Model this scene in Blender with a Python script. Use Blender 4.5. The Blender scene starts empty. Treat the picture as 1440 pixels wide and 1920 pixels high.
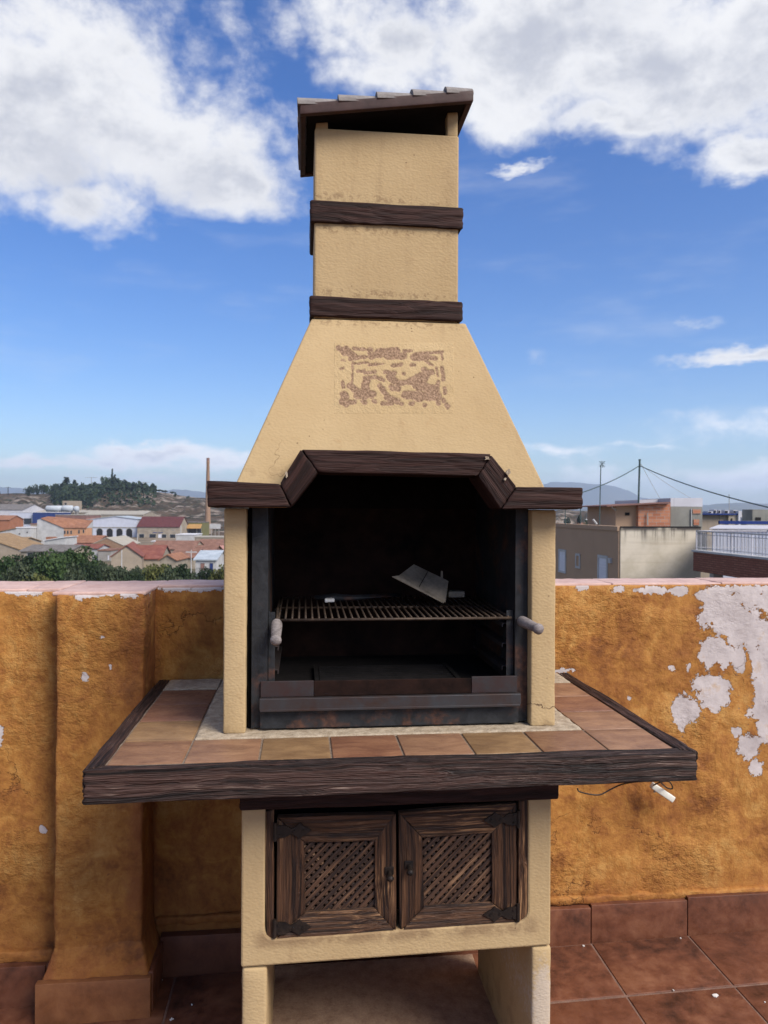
import bpy, bmesh, math, random
import numpy as np
from mathutils import Vector, Matrix, noise
from math import sin, cos, pi, radians, sqrt, atan
random.seed(7)
HAZE = 0.00015
scn = bpy.context.scene
col = scn.collection

# ------------------------------------------------------------------ camera
FPX = 1440.0
YAW = atan(154 / 1440)
ROLL = radians(0.3)
EYE = Vector((0, 0, 1.65))
fw = Vector((sin(YAW), cos(YAW), 0)); rt = Vector((cos(YAW), -sin(YAW), 0)); up = Vector((0, 0, 1))
cam_d = bpy.data.cameras.new('camera')
cam = bpy.data.objects.new('camera', cam_d); col.objects.link(cam); scn.camera = cam
cr, sr = cos(ROLL), sin(ROLL)
rx = rt * cr + up * sr
ux = up * cr - rt * sr
cam.matrix_world = Matrix(((rx.x, ux.x, -fw.x, EYE.x), (rx.y, ux.y, -fw.y, EYE.y), (rx.z, ux.z, -fw.z, EYE.z), (0, 0, 0, 1)))
cam_d.sensor_fit = 'HORIZONTAL'; cam_d.sensor_width = 24; cam_d.lens = 24
cam_d.shift_y = -2.5 / 1440
cam_d.clip_start = 0.05; cam_d.clip_end = 60000
cam_d.dof.use_dof = True; cam_d.dof.focus_distance = 2.25; cam_d.dof.aperture_fstop = 9.0

def ray(px, py):
    x = (px - 720) / FPX; y = -(py - 957.5) / FPX
    x, y = cr * x - sr * y, sr * x + cr * y
    return fw + rt * x + up * y
def atY(px, py, Y):
    d = ray(px, py); return EYE + d * (Y / d.y)
def atD(px, py, D):
    return EYE + ray(px, py) * D
def hz0(px): return 957.5 + (px - 720) * math.tan(ROLL)      # image row of the horizon at a column
def lerp(a, b, t): return a + (b - a) * t

# ------------------------------------------------------------------ world, sun, exposure
SUN_AZ, SUN_EL = radians(138), radians(43)      # azimuth from +Y towards +X
sun_dir = Vector((cos(SUN_EL) * sin(SUN_AZ), cos(SUN_EL) * cos(SUN_AZ), sin(SUN_EL)))
scn.view_settings.view_transform = 'Standard'; scn.view_settings.look = 'None'
scn.view_settings.gamma = 1; scn.view_settings.exposure = 0.95
scn.view_settings.use_curve_mapping = False
scn.render.engine = 'CYCLES'
cy = scn.cycles
cy.use_denoising = True; cy.max_bounces = 6; cy.diffuse_bounces = 4; cy.glossy_bounces = 2
cy.transmission_bounces = 2; cy.volume_bounces = 1; cy.caustics_reflective = False; cy.caustics_refractive = False
cy.sample_clamp_indirect = 6

class NT:
    def __init__(s, tree): s.t = tree; s.n = tree.nodes; s.l = tree.links
    def new(s, ty, **kw):
        n = s.n.new(ty)
        for k, v in kw.items(): setattr(n, k, v)
        return n
    def put(s, sock, v):
        if isinstance(v, bpy.types.NodeSocket): s.l.new(v, sock)
        elif v is not None:
            if sock.type == 'RGBA' and len(v) == 3: v = (*v, 1)
            sock.default_value = v
    def math(s, op, a, b=None, c=None, clamp=False):
        n = s.new('ShaderNodeMath', operation=op, use_clamp=clamp)
        s.put(n.inputs[0], a)
        if b is not None: s.put(n.inputs[1], b)
        if c is not None: s.put(n.inputs[2], c)
        return n.outputs[0]
    def vm(s, op, a, b=None):
        n = s.new('ShaderNodeVectorMath', operation=op)
        s.put(n.inputs[0], a)
        if b is not None:
            s.put(n.inputs['Scale'] if op == 'SCALE' else n.inputs[1], b)
        return n.outputs['Value'] if op in ('LENGTH', 'DOT_PRODUCT', 'DISTANCE') else n.outputs[0]
    def noise(s, vec, scale, detail=3, rough=.5, dist=0, out=0):
        n = s.new('ShaderNodeTexNoise'); s.put(n.inputs['Vector'], vec)
        n.inputs['Scale'].default_value = scale; n.inputs['Detail'].default_value = detail
        n.inputs['Roughness'].default_value = rough; n.inputs['Distortion'].default_value = dist
        return n.outputs[out]
    def vor(s, vec, scale, feature='F1', out='Distance', rnd=1):
        n = s.new('ShaderNodeTexVoronoi', feature=feature); s.put(n.inputs['Vector'], vec)
        n.inputs['Scale'].default_value = scale; n.inputs['Randomness'].default_value = rnd
        return n.outputs[out]
    def ramp(s, fac, stops, interp='LINEAR'):
        n = s.new('ShaderNodeValToRGB'); s.put(n.inputs[0], fac); n.color_ramp.interpolation = interp
        e = n.color_ramp.elements
        while len(e) < len(stops): e.new(.5)
        for k, (p, c) in zip(e, stops):
            k.position = p; k.color = (*c, 1) if isinstance(c, tuple) else (c, c, c, 1)
        return n.outputs[0]
    def smooth(s, v, a, b, o0=0., o1=1.):
        n = s.new('ShaderNodeMapRange', interpolation_type='SMOOTHSTEP')
        s.put(n.inputs[0], v)
        for i, q in enumerate((a, b, o0, o1)): n.inputs[i + 1].default_value = q
        return n.outputs[0]
    def mix(s, fac, a, b, blend='MIX'):
        n = s.new('ShaderNodeMix', data_type='RGBA', blend_type=blend)
        s.put(n.inputs[0], fac); s.put(n.inputs[6], a); s.put(n.inputs[7], b)
        return n.outputs[2]
    def xyz(s, v):
        n = s.new('ShaderNodeSeparateXYZ'); s.put(n.inputs[0], v); return n.outputs
    def comb(s, x, y, z):
        n = s.new('ShaderNodeCombineXYZ')
        for i, q in enumerate((x, y, z)): s.put(n.inputs[i], q)
        return n.outputs[0]
    def bump(s, h, strength=.5, dist=.01, normal=None):
        n = s.new('ShaderNodeBump'); s.put(n.inputs['Height'], h)
        n.inputs['Strength'].default_value = strength; n.inputs['Distance'].default_value = dist
        if normal is not None: s.l.new(normal, n.inputs['Normal'])
        return n.outputs[0]

def new_mat(name):
    m = bpy.data.materials.new(name); m.use_nodes = True
    t = NT(m.node_tree)
    bs = [n for n in t.n if n.type == 'BSDF_PRINCIPLED'][0]
    tc = t.new('ShaderNodeTexCoord')
    return m, t, bs, tc.outputs['Object']
def finish(t, bs, color, rough=.8, normal=None, metal=0, spec=None):
    t.put(bs.inputs['Base Color'], color); t.put(bs.inputs['Roughness'], rough)
    t.put(bs.inputs['Metallic'], metal)
    if normal is not None: t.l.new(normal, bs.inputs['Normal'])
    if spec is not None: bs.inputs['Specular IOR Level'].default_value = spec

# --- sky
world = bpy.data.worlds.new('World'); scn.world = world; world.use_nodes = True
W = NT(world.node_tree); W.n.clear()
wo = W.new('ShaderNodeOutputWorld'); bg = W.new('ShaderNodeBackground')
W.l.new(bg.outputs[0], wo.inputs[0])
sky = W.new('ShaderNodeTexSky', sky_type='NISHITA'); sky.sun_disc = False
sky.sun_elevation = SUN_EL; sky.sun_rotation = SUN_AZ
sky.altitude = 300; sky.air_density = 1.0; sky.dust_density = .6; sky.ozone_density = 3.0
bg.inputs[1].default_value = 0.09
tc = W.new('ShaderNodeTexCoord'); D = W.vm('NORMALIZE', tc.outputs['Generated'])
dx, dy, dz = W.xyz(D)
az = W.math('ARCTAN2', dx, dy)
el = W.math('ARCSINE', dz)
AE = W.comb(az, el, 0.0)
def px_dir(px, py):
    d = ray(px, py).normalized(); return math.atan2(d.x, d.y), math.asin(d.z)
# cloud masses: pixel centre, half size (px), weight : they stand in the sky by direction
BL = [(110, 150, 250, 130, 1.1), (30, 215, 200, 100, 1.1), (250, 250, 200, 90, 1.1), (420, 300, 150, 60, 1.0), (170, 370, 110, 50, .9), (210, 60, 90, 60, .8), (-220, 170, 260, 130, 1), (380, 190, 90, 50, .6),
      (420, 40, 60, 50, .5), (530, 70, 50, 60, .45), (620, 90, 60, 60, .6),
      (760, 60, 170, 90, 1.0), (1000, 60, 260, 120, 1.2), (1250, 90, 240, 105, 1.2), (1420, 40, 160, 95, 1.1), (700, 150, 120, 50, .8), (930, 190, 170, 50, .9), (1150, 205, 130, 36, .85), (1330, 190, 90, 30, .7), (1600, 60, 260, 110, 1),
      (1400, 292, 90, 34, 1.05), (900, -260, 700, 180, .7),
      (980, 312, 52, 10, .75), (1400, 667, 125, 15, .95), (1290, 605, 60, 12, .35), (1000, 655, 60, 28, .25),
      (290, 848, 120, 20, 1.0), (230, 835, 50, 12, .8), (60, 866, 130, 13, .8), (430, 862, 110, 20, .85), (200, 862, 110, 16, .8), (1040, 850, 90, 14, .6), (1370, 800, 150, 30, .55), (250, 895, 220, 14, .45),
      (1150, 900, 220, 30, .5), (1410, 890, 130, 24, .8), (1230, 835, 120, 10, .4)]
wn = W.noise(W.vm('MULTIPLY', AE, (1, 1.6, 1)), 5.0, 4, .55, out=1)
warp = W.vm('SCALE', W.vm('SUBTRACT', wn, (.5, .5, .5)), .15)
AW = W.vm('ADD', AE, warp)
AW2 = W.vm('ADD', AE, W.vm('ADD', W.vm('SCALE', warp, .22), W.vm('SCALE', W.vm('SUBTRACT', W.noise(W.vm('MULTIPLY', AE, (1, 2.2, 1)), 22.0, 4, .6, out=1), (.5, .5, .5)), .035)))
dens = None
for (px, py, hx, hy, w) in BL:
    a0, e0 = px_dir(px, py)
    v = W.vm('MULTIPLY', W.vm('SUBTRACT', AW if hy > 35 else AW2, (a0, e0, 0)), (1440 / hx, 1440 / hy, 0))
    b = W.math('MULTIPLY', W.math('SUBTRACT', 1.0, W.math('MULTIPLY', W.vm('LENGTH', v), .62), clamp=True), w * 1.35)
    dens = b if dens is None else W.math('MAXIMUM', dens, b)
# the rest of the sky: same broken cloud all round, outside the part described above
q = W.vm('MULTIPLY', D, (1, 1, 1.7))
nL = W.noise(q, 2.2, 4, .5)
ahead = W.smooth(W.vm('DOT_PRODUCT', D, tuple(fw * cos(.3) + up * sin(.3))), .62, .84)
rest = W.math('MULTIPLY', W.smooth(nL, .40, .66), W.math('SUBTRACT', 1.0, ahead))
dens = W.math('MAXIMUM', dens, W.math('MULTIPLY', rest, .9))
n1 = W.noise(W.vm('MULTIPLY', AE, (1, 1.5, 1)), 9.0, 8, .62, .3)
n2 = W.noise(W.vm('MULTIPLY', W.vm('ADD', AE, (7, 3, 1)), (1, 1.3, 1)), 30.0, 6, .62)
nn = W.math('ADD', W.math('MULTIPLY', W.math('SUBTRACT', n1, .5), 1.25), W.math('MULTIPLY', W.math('SUBTRACT', n2, .5), .75))
cd = W.math('ADD', dens, nn)
cov = W.smooth(cd, .20, .98)
cov = W.math('MULTIPLY', cov, W.smooth(dens, .02, .22))
thin = W.math('MULTIPLY', W.smooth(W.noise(W.vm('MULTIPLY', AE, (1, 4, 1)), 3.5, 5, .6), .5, .8), .22)
cov = W.math('MAXIMUM', cov, thin)
n3 = W.noise(W.vm('MULTIPLY', AE, (1, 1.7, 1)), 6.0, 5, .55, .4)
shade = W.smooth(W.math('ADD', W.math('MULTIPLY', cd, .55), W.math('ADD', W.math('MULTIPLY', n3, 1.0), W.math('MULTIPLY', n2, .15))), 1.0, 1.55)
gs = None
for (px, py, hx, hy, w) in [(130, 265, 230, 65, .75), (380, 300, 150, 35, .5), (60, 200, 130, 60, .4), (1060, 40, 170, 50, .75), (1290, 170, 120, 40, .35), (760, 90, 90, 40, .35), (1160, 150, 140, 40, .25)]:
    a0, e0 = px_dir(px, py)
    b = W.math('MULTIPLY', W.smooth(W.vm('LENGTH', W.vm('MULTIPLY', W.vm('SUBTRACT', AW, (a0, e0, 0)), (1440 / hx, 1440 / hy, 0))), 0, 1.7, 1, 0), w)
    gs = b if gs is None else W.math('MAXIMUM', gs, b)
shade = W.math('MAXIMUM', W.math('MULTIPLY', shade, .8), W.math('MULTIPLY', gs, W.smooth(W.math('ADD', n3, W.math('MULTIPLY', n2, .3)), .42, .85)))
ccol = W.mix(shade, (5.5, 5.5, 5.6), (2.8, 2.95, 3.5))
skyc = W.new('ShaderNodeHueSaturation'); skyc.inputs['Hue'].default_value = .514; skyc.inputs['Saturation'].default_value = 1.32; skyc.inputs['Value'].default_value = .93
W.l.new(sky.outputs[0], skyc.inputs['Color'])
ccol = W.vm('SCALE', ccol, W.smooth(el, .03, .20, 1.45, 1.0))     # low cumulus is seen sunlit from the side
W.l.new(W.mix(cov, skyc.outputs[0], ccol), bg.inputs[0])

sd = bpy.data.lights.new('sun', 'SUN'); sd.energy = 2.9; sd.angle = radians(30); sd.color = (1, .94, .85)
so = bpy.data.objects.new('sun', sd); col.objects.link(so)
so.rotation_euler = sun_dir.to_track_quat('Z', 'Y').to_euler(); so.location = (3, -3, 6)

# ------------------------------------------------------------------ object helpers
def tag(o, label=None, cat=None, group=None, kind=None):
    if label: o['label'] = label
    if cat: o['category'] = cat
    if group: o['group'] = group
    if kind: o['kind'] = kind
    return o
def thing(name, loc, label, cat, group=None, rz=0, kind=None):
    o = bpy.data.objects.new(name, None); col.objects.link(o); o.empty_display_size = .1
    o.location = loc; o.rotation_euler = (0, 0, rz)
    return tag(o, label, cat, group, kind)
def origin(parent):
    """world offset of a parent chain (things with children built in world coordinates are never rotated)"""
    v = Vector((0, 0, 0)); p = parent
    while p is not None: v += p.location; p = p.parent
    return v
class MB:
    def __init__(s): s.v = []; s.f = []; s.loc = []
    def add(s, vs, fs, loc=None):
        o = len(s.v); s.v += [tuple(q) for q in vs]; s.f += [tuple(i + o for i in f) for f in fs]
        s.loc += [tuple(q) for q in (loc or vs)]
        return s
    def box(s, x0, x1, y0, y1, z0, z1, M=None):
        vs = [Vector((x, y, z)) for x in (x0, x1) for y in (y0, y1) for z in (z0, z1)]
        if M is not None: vs = [M @ q for q in vs]
        return s.add(vs, [(0, 1, 3, 2), (4, 6, 7, 5), (0, 4, 5, 1), (2, 3, 7, 6), (0, 2, 6, 4), (1, 5, 7, 3)])
    def prism(s, pts, y0, y1, M=None):
        """pts (x,z) counter-clockwise seen from -Y, extruded y0..y1"""
        n = len(pts)
        vs = [Vector((x, y0, z)) for x, z in pts] + [Vector((x, y1, z)) for x, z in pts]
        if M is not None: vs = [M @ q for q in vs]
        return s.add(vs, [tuple(range(n)), tuple(range(2 * n - 1, n - 1, -1))] + [(i, i + n, (i + 1) % n + n, (i + 1) % n) for i in range(n)])
    def tube(s, pts, r, n=8, cap=True):
        pts = [Vector(p) for p in pts]; rs = r if hasattr(r, '__len__') else [r] * len(pts)
        vs = []; fs = []
        ref = None
        for i, p in enumerate(pts):
            t = (pts[min(i + 1, len(pts) - 1)] - pts[max(i - 1, 0)]).normalized()
            if ref is None: ref = Vector((0, 0, 1)) if abs(t.z) < .9 else Vector((1, 0, 0))
            a = t.cross(ref).normalized(); ref = a.cross(t).normalized()
            for k in range(n): vs.append(p + (a * cos(2 * pi * k / n) + ref * sin(2 * pi * k / n)) * rs[i])
        for i in range(len(pts) - 1):
            for k in range(n):
                a, b = i * n + k, i * n + (k + 1) % n
                fs.append((a, b, b + n, a + n))
        if cap: fs += [tuple(range(n - 1, -1, -1)), tuple(range(len(vs) - n, len(vs)))]
        return s.add(vs, fs)
    def mesh(s, name, m, smooth=False, off=None):
        me = bpy.data.meshes.new(name)
        off = off or Vector((0, 0, 0))
        me.from_pydata([(a - off.x, b - off.y, c - off.z) for a, b, c in s.v], [], s.f)
        at = me.attributes.new('loc', 'FLOAT_VECTOR', 'POINT')
        at.data.foreach_set('vector', np.array(s.loc, dtype=np.float32).ravel())
        if m: me.materials.append(m)
        if smooth: me.polygons.foreach_set('use_smooth', [True] * len(me.polygons))
        bm = bmesh.new(); bm.from_mesh(me); bmesh.ops.recalc_face_normals(bm, faces=bm.faces); bm.to_mesh(me); bm.free()
        me.update()
        return me
    def build(s, name, m, parent=None, smooth=False, world=True, bevel=0):
        me = s.mesh(name, m, smooth, origin(parent) if (parent and world) else None)
        o = bpy.data.objects.new(name, me); col.objects.link(o); o.parent = parent
        if bevel:
            b = o.modifiers.new('bevel', 'BEVEL'); b.width = bevel; b.segments = 2; b.limit_method = 'ANGLE'; b.angle_limit = radians(35)
            if smooth: pass
        return o

def coords(L, r, step):
    if L <= 2.2 * r: r = L * .3
    c = [0, .3 * r, r]
    n = max(1, int(round((L - 2 * r) / step)))
    c += [r + (L - 2 * r) * i / n for i in range(1, n)]
    c += [L - r, L - .3 * r, L]
    return c, r
def hexa(mb, P, step=(.02, .02, .02), r=.004, disp=None, grain=0):
    """solid block through 8 corners P[u][v][w], rounded edges, finely divided and displaced"""
    P = [[[Vector(P[i][j][k]) for k in (0, 1)] for j in (0, 1)] for i in (0, 1)]
    def avg(fn): return sum(fn(a, b) for a in (0, 1) for b in (0, 1)) / 4
    L = [avg(lambda a, b: (P[1][a][b] - P[0][a][b]).length), avg(lambda a, b: (P[a][1][b] - P[a][0][b]).length), avg(lambda a, b: (P[a][b][1] - P[a][b][0]).length)]
    cs = []; rr = []
    for i in range(3):
        c, q = coords(L[i], r, step[i]); cs.append(c); rr.append(q)
    r = min(rr)
    seed = Vector((random.uniform(0, 50), random.uniform(0, 50), random.uniform(0, 50)))
    idx = {}; vs = []; ls = []; fs = []
    n = [len(c) for c in cs]
    def tri(u, v, w):
        u, v, w = u / L[0], v / L[1], w / L[2]
        a = P[0][0][0].lerp(P[1][0][0], u); b = P[0][1][0].lerp(P[1][1][0], u)
        c = P[0][0][1].lerp(P[1][0][1], u); d = P[0][1][1].lerp(P[1][1][1], u)
        return a.lerp(b, v).lerp(c.lerp(d, v), w)
    def vid(i, j, k):
        key = (i, j, k)
        if key in idx: return idx[key]
        p = Vector((cs[0][i], cs[1][j], cs[2][k]))
        q = Vector([min(max(p[a], r), L[a] - r) for a in range(3)])
        d = p - q
        if d.length > 1e-9:
            nn = d.normalized(); p2 = q + nn * r
        else: nn = Vector((0, 0, 0)); p2 = p
        lo = p + seed
        g = Vector((lo[grain], lo[(grain + 1) % 3], lo[(grain + 2) % 3]))
        if disp: p2 = p2 + nn * disp(g)
        idx[key] = len(vs); vs.append(tri(*p2)); ls.append(g)
        return idx[key]
    for ax in range(3):
        a, b = [(1, 2), (2, 0), (0, 1)][ax]
        for side in (0, n[ax] - 1):
            for i in range(n[a] - 1):
                for j in range(n[b] - 1):
                    q = []
                    for (di, dj) in ((0, 0), (1, 0), (1, 1), (0, 1)):
                        c3 = [0, 0, 0]; c3[ax] = side; c3[a] = i + di; c3[b] = j + dj; q.append(vid(*c3))
                    fs.append(tuple(q) if side else tuple(reversed(q)))
    return mb.add(vs, fs, ls)
def bxc(x0, x1, y0, y1, z0, z1):
    return [[[(x, y, z) for z in (z0, z1)] for y in (y0, y1)] for x in (x0, x1)]
def d_wood(amp=.003, fr=55):
    def f(g):
        w = noise.noise(Vector((g.x * 3.0, g.y * 7, g.z * 7))) * .22
        a = noise.noise(Vector((g.x * .9, g.y * fr + w * 9, g.z * fr + w * 9)))
        b = noise.noise(Vector((g.x * 7, g.y * fr * 2.1, g.z * fr * 2.1 + 5)))
        c = noise.noise(Vector((g.x * 4, g.y * 9, g.z * 9)))
        return -max(0, .32 - abs(a)) * amp * 3.0 + b * amp * .4 + c * amp * .8
    return f
def d_plaster(amp=.003, s=9):
    def f(g): return amp * (noise.noise(g * s) + .5 * noise.noise(g * s * 3.1))
    return f

# ------------------------------------------------------------------ materials
def m_cream():
    m, t, bs, o = new_mat('cream stucco')
    a = t.noise(o, 120, 4, .6); b = t.noise(o, 42, 3, .6); c = t.noise(o, 2.2, 4, .6)
    v = t.vor(t.vm('MULTIPLY', o, (1, 1, 1.5)), 120, 'SMOOTH_F1')
    c1 = t.ramp(c, [(.3, (.385, .268, .136)), (.7, (.455, .328, .176))])
    c2 = t.mix(t.smooth(b, .58, .80, 0, .4), c1, (.34, .21, .10))
    sp = t.smooth(t.vor(o, 33), .04, .10, 1, 0); sp = t.math('MULTIPLY', sp, t.smooth(t.noise(o, 9, 2), .56, .66))
    c3 = t.mix(t.math('MULTIPLY', sp, .75), c2, (.10, .055, .03))
    st = t.smooth(t.noise(t.vm('MULTIPLY', o, (14, 14, 1.2)), 1.4, 5, .6), .56, .8, 0, .35)
    c4 = t.mix(st, c3, (.26, .165, .085))
    ps = t.new('ShaderNodeNewGeometry').outputs['Position']
    wx, wy, wz = t.xyz(ps)
    nlow = t.noise(ps, 14, 4, .65); nst = t.noise(t.vm('MULTIPLY', ps, (26, 26, 1.0)), 1.2, 4, .6)
    def near(v, c_, w_): return t.smooth(t.math('ABSOLUTE', t.math('SUBTRACT', v, c_)), w_ * .2, w_, 1, 0)
    # rusty run-off under the two bands and the cap, grime line round the cabinet and at the counter
    g = t.math('MAXIMUM', near(wz, 2.515, .022), t.math('MAXIMUM', near(wz, 2.612, .022), t.math('MAXIMUM', near(wz, 2.318, .02), near(wz, 2.226, .02))))
    g = t.math('MULTIPLY', g, t.smooth(t.noise(ps, 60, 4, .7), .48, .62))
    runs = t.math('MULTIPLY', t.math('MULTIPLY', t.smooth(nst, .50, .66), t.smooth(wz, 2.0, 2.8, .1, .55)), t.smooth(nlow, .38, .6))
    cab = t.math('MULTIPLY', near(wz, .515, .035), t.smooth(nlow, .36, .55)); cab = t.math('MULTIPLY', cab, t.smooth(t.math('ABSOLUTE', t.math('SUBTRACT', wx, .265)), .40, .36))
    ctr = t.math('MULTIPLY', near(wz, 1.035, .03), t.smooth(nlow, .42, .6))
    foot = t.math('MULTIPLY', t.smooth(wz, .30, .02), t.smooth(nlow, .45, .62))
    mant = t.math('MULTIPLY', near(wz, 1.74, .05), t.smooth(nlow, .48, .66))
    gr = t.math('MAXIMUM', t.math('MULTIPLY', g, .45), t.math('MAXIMUM', t.math('MULTIPLY', runs, .28), t.math('MAXIMUM', t.math('MULTIPLY', cab, .5), t.math('MAXIMUM', t.math('MULTIPLY', ctr, .45), t.math('MAXIMUM', t.math('MULTIPLY', foot, .35), t.math('MULTIPLY', mant, .3))))))
    c4 = t.mix(gr, c4, (.13, .070, .038))
    # hairline crack across the right hearth wall, pale scuff on the right leg
    ck = t.math('ABSOLUTE', t.math('SUBTRACT', t.math('ADD', wz, t.math('MULTIPLY', t.math('SUBTRACT', t.noise(ps, 22, 4, .6), .5), .05)), 1.092))
    ck = t.math('MULTIPLY', t.smooth(ck, .0005, .0016, 1, 0), t.smooth(wx, .60, .62))
    c4 = t.mix(t.math('MULTIPLY', ck, .85), c4, (.06, .03, .02))
    vc = t.noise(t.vm('ADD', ps, t.vm('SCALE', t.vm('SUBTRACT', t.noise(ps, 6, 4, .6, out=1), (.5, .5, .5)), .2)), 3.1, 2)
    hc = t.math('MULTIPLY', t.smooth(t.math('ABSOLUTE', t.math('SUBTRACT', vc, .56)), .0006, .0022, 1, 0), t.smooth(t.noise(ps, 2.6, 1), .56, .60))
    c4 = t.mix(t.math('MULTIPLY', hc, .5), c4, (.10, .055, .03))
    sc2 = t.vm('LENGTH', t.vm('MULTIPLY', t.vm('SUBTRACT', ps, (.665, 2.05, .30)), (28, 0, 8.5)))
    sc2 = t.math('MULTIPLY', t.smooth(t.math('ADD', sc2, t.math('MULTIPLY', t.math('SUBTRACT', t.noise(ps, 70, 4, .7), .5), 1.6)), .6, 1.1, 1, 0), .45)
    c4 = t.mix(sc2, c4, (.50, .46, .44))
    h = t.math('ADD', t.math('MULTIPLY', v, .9), t.math('ADD', t.math('MULTIPLY', a, .35), t.math('MULTIPLY', b, .8)))
    n = t.bump(h, .30, .0032)
    finish(t, bs, c4, .85, n, spec=.25)
    return m
def m_wood(name, dark, light, ridge=.5, wear=(.26, .2, .16), weark=.62, rough=.6, fr=60, spec=.4):
    m, t, bs, o = new_mat(name)
    at = t.new('ShaderNodeAttribute', attribute_name='loc').outputs['Vector']
    wv = t.noise(t.vm('MULTIPLY', at, (1.5, 4, 4)), 1.5, 3, .5, out=1)
    aw = t.vm('ADD', at, t.vm('SCALE', t.vm('SUBTRACT', wv, (.5, .5, .5)), .05))
    g1 = t.noise(t.vm('MULTIPLY', aw, (.6, fr * .8, fr * .8)), 1.6, 2, .5)
    g2 = t.noise(t.vm('MULTIPLY', aw, (8, fr * 3.2, fr * 3.2)), 1.4, 3, .6)
    big = t.noise(at, 5, 3, .6)
    g = t.math('ADD', t.math('MULTIPLY', g1, .7), t.math('MULTIPLY', g2, .3))
    c = t.ramp(g, [(.40, dark), (.60, light)])  # grain tone, with the shade of the grooves painted into its dark end
    ph = t.math('SINE', t.math('MULTIPLY', g1, 60.0))
    hgt = t.math('ADD', t.math('MULTIPLY', g, 1.0), t.math('MULTIPLY', ph, .06))
    g2 = g2
    w = t.math('MULTIPLY', t.smooth(t.math('ADD', t.math('MULTIPLY', g1, .5), t.math('MULTIPLY', g2, .5)), weark - .06, weark + .06), t.smooth(big, .46, .62))
    c = t.mix(t.math('MULTIPLY', w, .8), c, wear)
    n = t.bump(hgt, ridge, .012)
    finish(t, bs, c, rough, n, spec=spec)
    return m
def m_ochre():
    m, t, bs, o = new_mat('ochre plaster')
    wv = t.vm('SCALE', t.vm('SUBTRACT', t.noise(o, 2.5, 4, .6, out=1), (.5, .5, .5)), .28)
    ow = t.vm('ADD', o, wv)
    a = t.noise(ow, 2.0, 6, .62); b = t.noise(ow, 6.5, 6, .66, .8); c = t.noise(t.vm('MULTIPLY', ow, (10, 10, 2)), 2.5, 5, .65)
    f = t.math('ADD', t.math('MULTIPLY', a, .34), t.math('ADD', t.math('MULTIPLY', b, .34), t.math('ADD', t.math('MULTIPLY', c, .16), t.math('MULTIPLY', t.noise(o, 34, 5, .7), .18))))
    base = t.ramp(f, [(.39, (.125, .042, .013)), (.465, (.25, .095, .022)), (.535, (.365, .162, .036)), (.63, (.48, .265, .078))])
    # darker burnt wash low on the wall and dirt
    x, y, z = t.xyz(o)
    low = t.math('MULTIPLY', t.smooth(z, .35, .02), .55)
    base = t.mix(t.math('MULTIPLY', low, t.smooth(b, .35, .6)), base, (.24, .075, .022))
    rl = t.noise(ow, 15, 5, .7, 1.2); rr = t.math('ABSOLUTE', t.math('SUBTRACT', rl, .5))
    base = t.mix(t.math('MULTIPLY', t.smooth(rr, .0, .025, .5, 0), t.smooth(a, .48, .6)), base, (.21, .065, .016))
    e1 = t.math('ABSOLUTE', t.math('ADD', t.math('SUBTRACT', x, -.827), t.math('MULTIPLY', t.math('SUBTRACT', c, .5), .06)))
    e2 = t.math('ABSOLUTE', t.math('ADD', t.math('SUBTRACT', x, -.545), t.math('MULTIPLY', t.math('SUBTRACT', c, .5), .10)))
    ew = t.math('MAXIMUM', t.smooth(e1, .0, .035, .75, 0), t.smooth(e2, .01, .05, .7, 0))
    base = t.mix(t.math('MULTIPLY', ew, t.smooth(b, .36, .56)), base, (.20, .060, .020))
    sp = t.smooth(t.noise(o, 34, 4, .7), .66, .72, 0, .6); base = t.mix(sp, base, (.16, .05, .02))
    # cracks
    ce = t.vor(t.vm('ADD', o, t.vm('SCALE', t.vm('SUBTRACT', t.noise(o, 5, 5, .65, out=1), (.5, .5, .5)), .35)), 2.1, 'DISTANCE_TO_EDGE')
    cr_ = t.math('MULTIPLY', t.smooth(ce, .001, .006, 1, 0), t.smooth(t.noise(o, 1.7, 2), .55, .65))
    base = t.mix(t.math('MULTIPLY', cr_, .5), base, (.08, .028, .012))
    # flaked paint, bare pale render
    B = [(1410, 1120, 70, 22), (1350, 1150, 42, 50), (1400, 1175, 62, 40), (1440, 1230, 45, 70), (1345, 1225, 38, 30), (1385, 1235, 16, 30), (1432, 1290, 24, 40),
         (1282, 1335, 30, 38), (1340, 1300, 40, 34), (1320, 1282, 26, 20), (1425, 1330, 34, 32), (1440, 1365, 22, 34), (1403, 1400, 26, 26), (1418, 1440, 15, 18), (1382, 1372, 12, 15),
         (1225, 1107, 40, 9), (1275, 1108, 22, 10), (1160, 1104, 14, 7), (1340, 1115, 40, 18), (1258, 1252, 9, 6), (1292, 1250, 5, 9), (1090, 1103, 14, 5), (1400, 1104, 70, 8),
         (45, 1108, 34, 9), (20, 1104, 40, 5), (150, 1122, 9, 6), (175, 1117, 40, 4), (330, 1103, 34, 7), (385, 1103, 34, 6), (245, 1116, 20, 5), (160, 1270, 6, 8), (82, 1555, 7, 9), (-4, 1375, 10, 22), (192, 1195, 4, 4), (205, 1248, 4, 4), (1180, 1310, 4, 4), (1055, 1258, 22, 4)]
    dsum = None
    nz = t.vm('SCALE', t.vm('SUBTRACT', t.noise(o, 11, 5, .62, out=1), (.5, .5, .5)), .20)
    oo = t.vm('ADD', t.vm('MULTIPLY', o, (1, 0, 1)), t.vm('MULTIPLY', nz, (1, 0, 1)))
    nz2 = t.vm('SCALE', t.vm('SUBTRACT', t.noise(o, 55, 4, .65, out=1), (.5, .5, .5)), .035)
    small_oo = t.vm('ADD', t.vm('ADD', t.vm('MULTIPLY', o, (1, 0, 1)), t.vm('MULTIPLY', nz2, (1, 0, 1))), t.vm('MULTIPLY', nz, (.15, 0, .15)))
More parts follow.
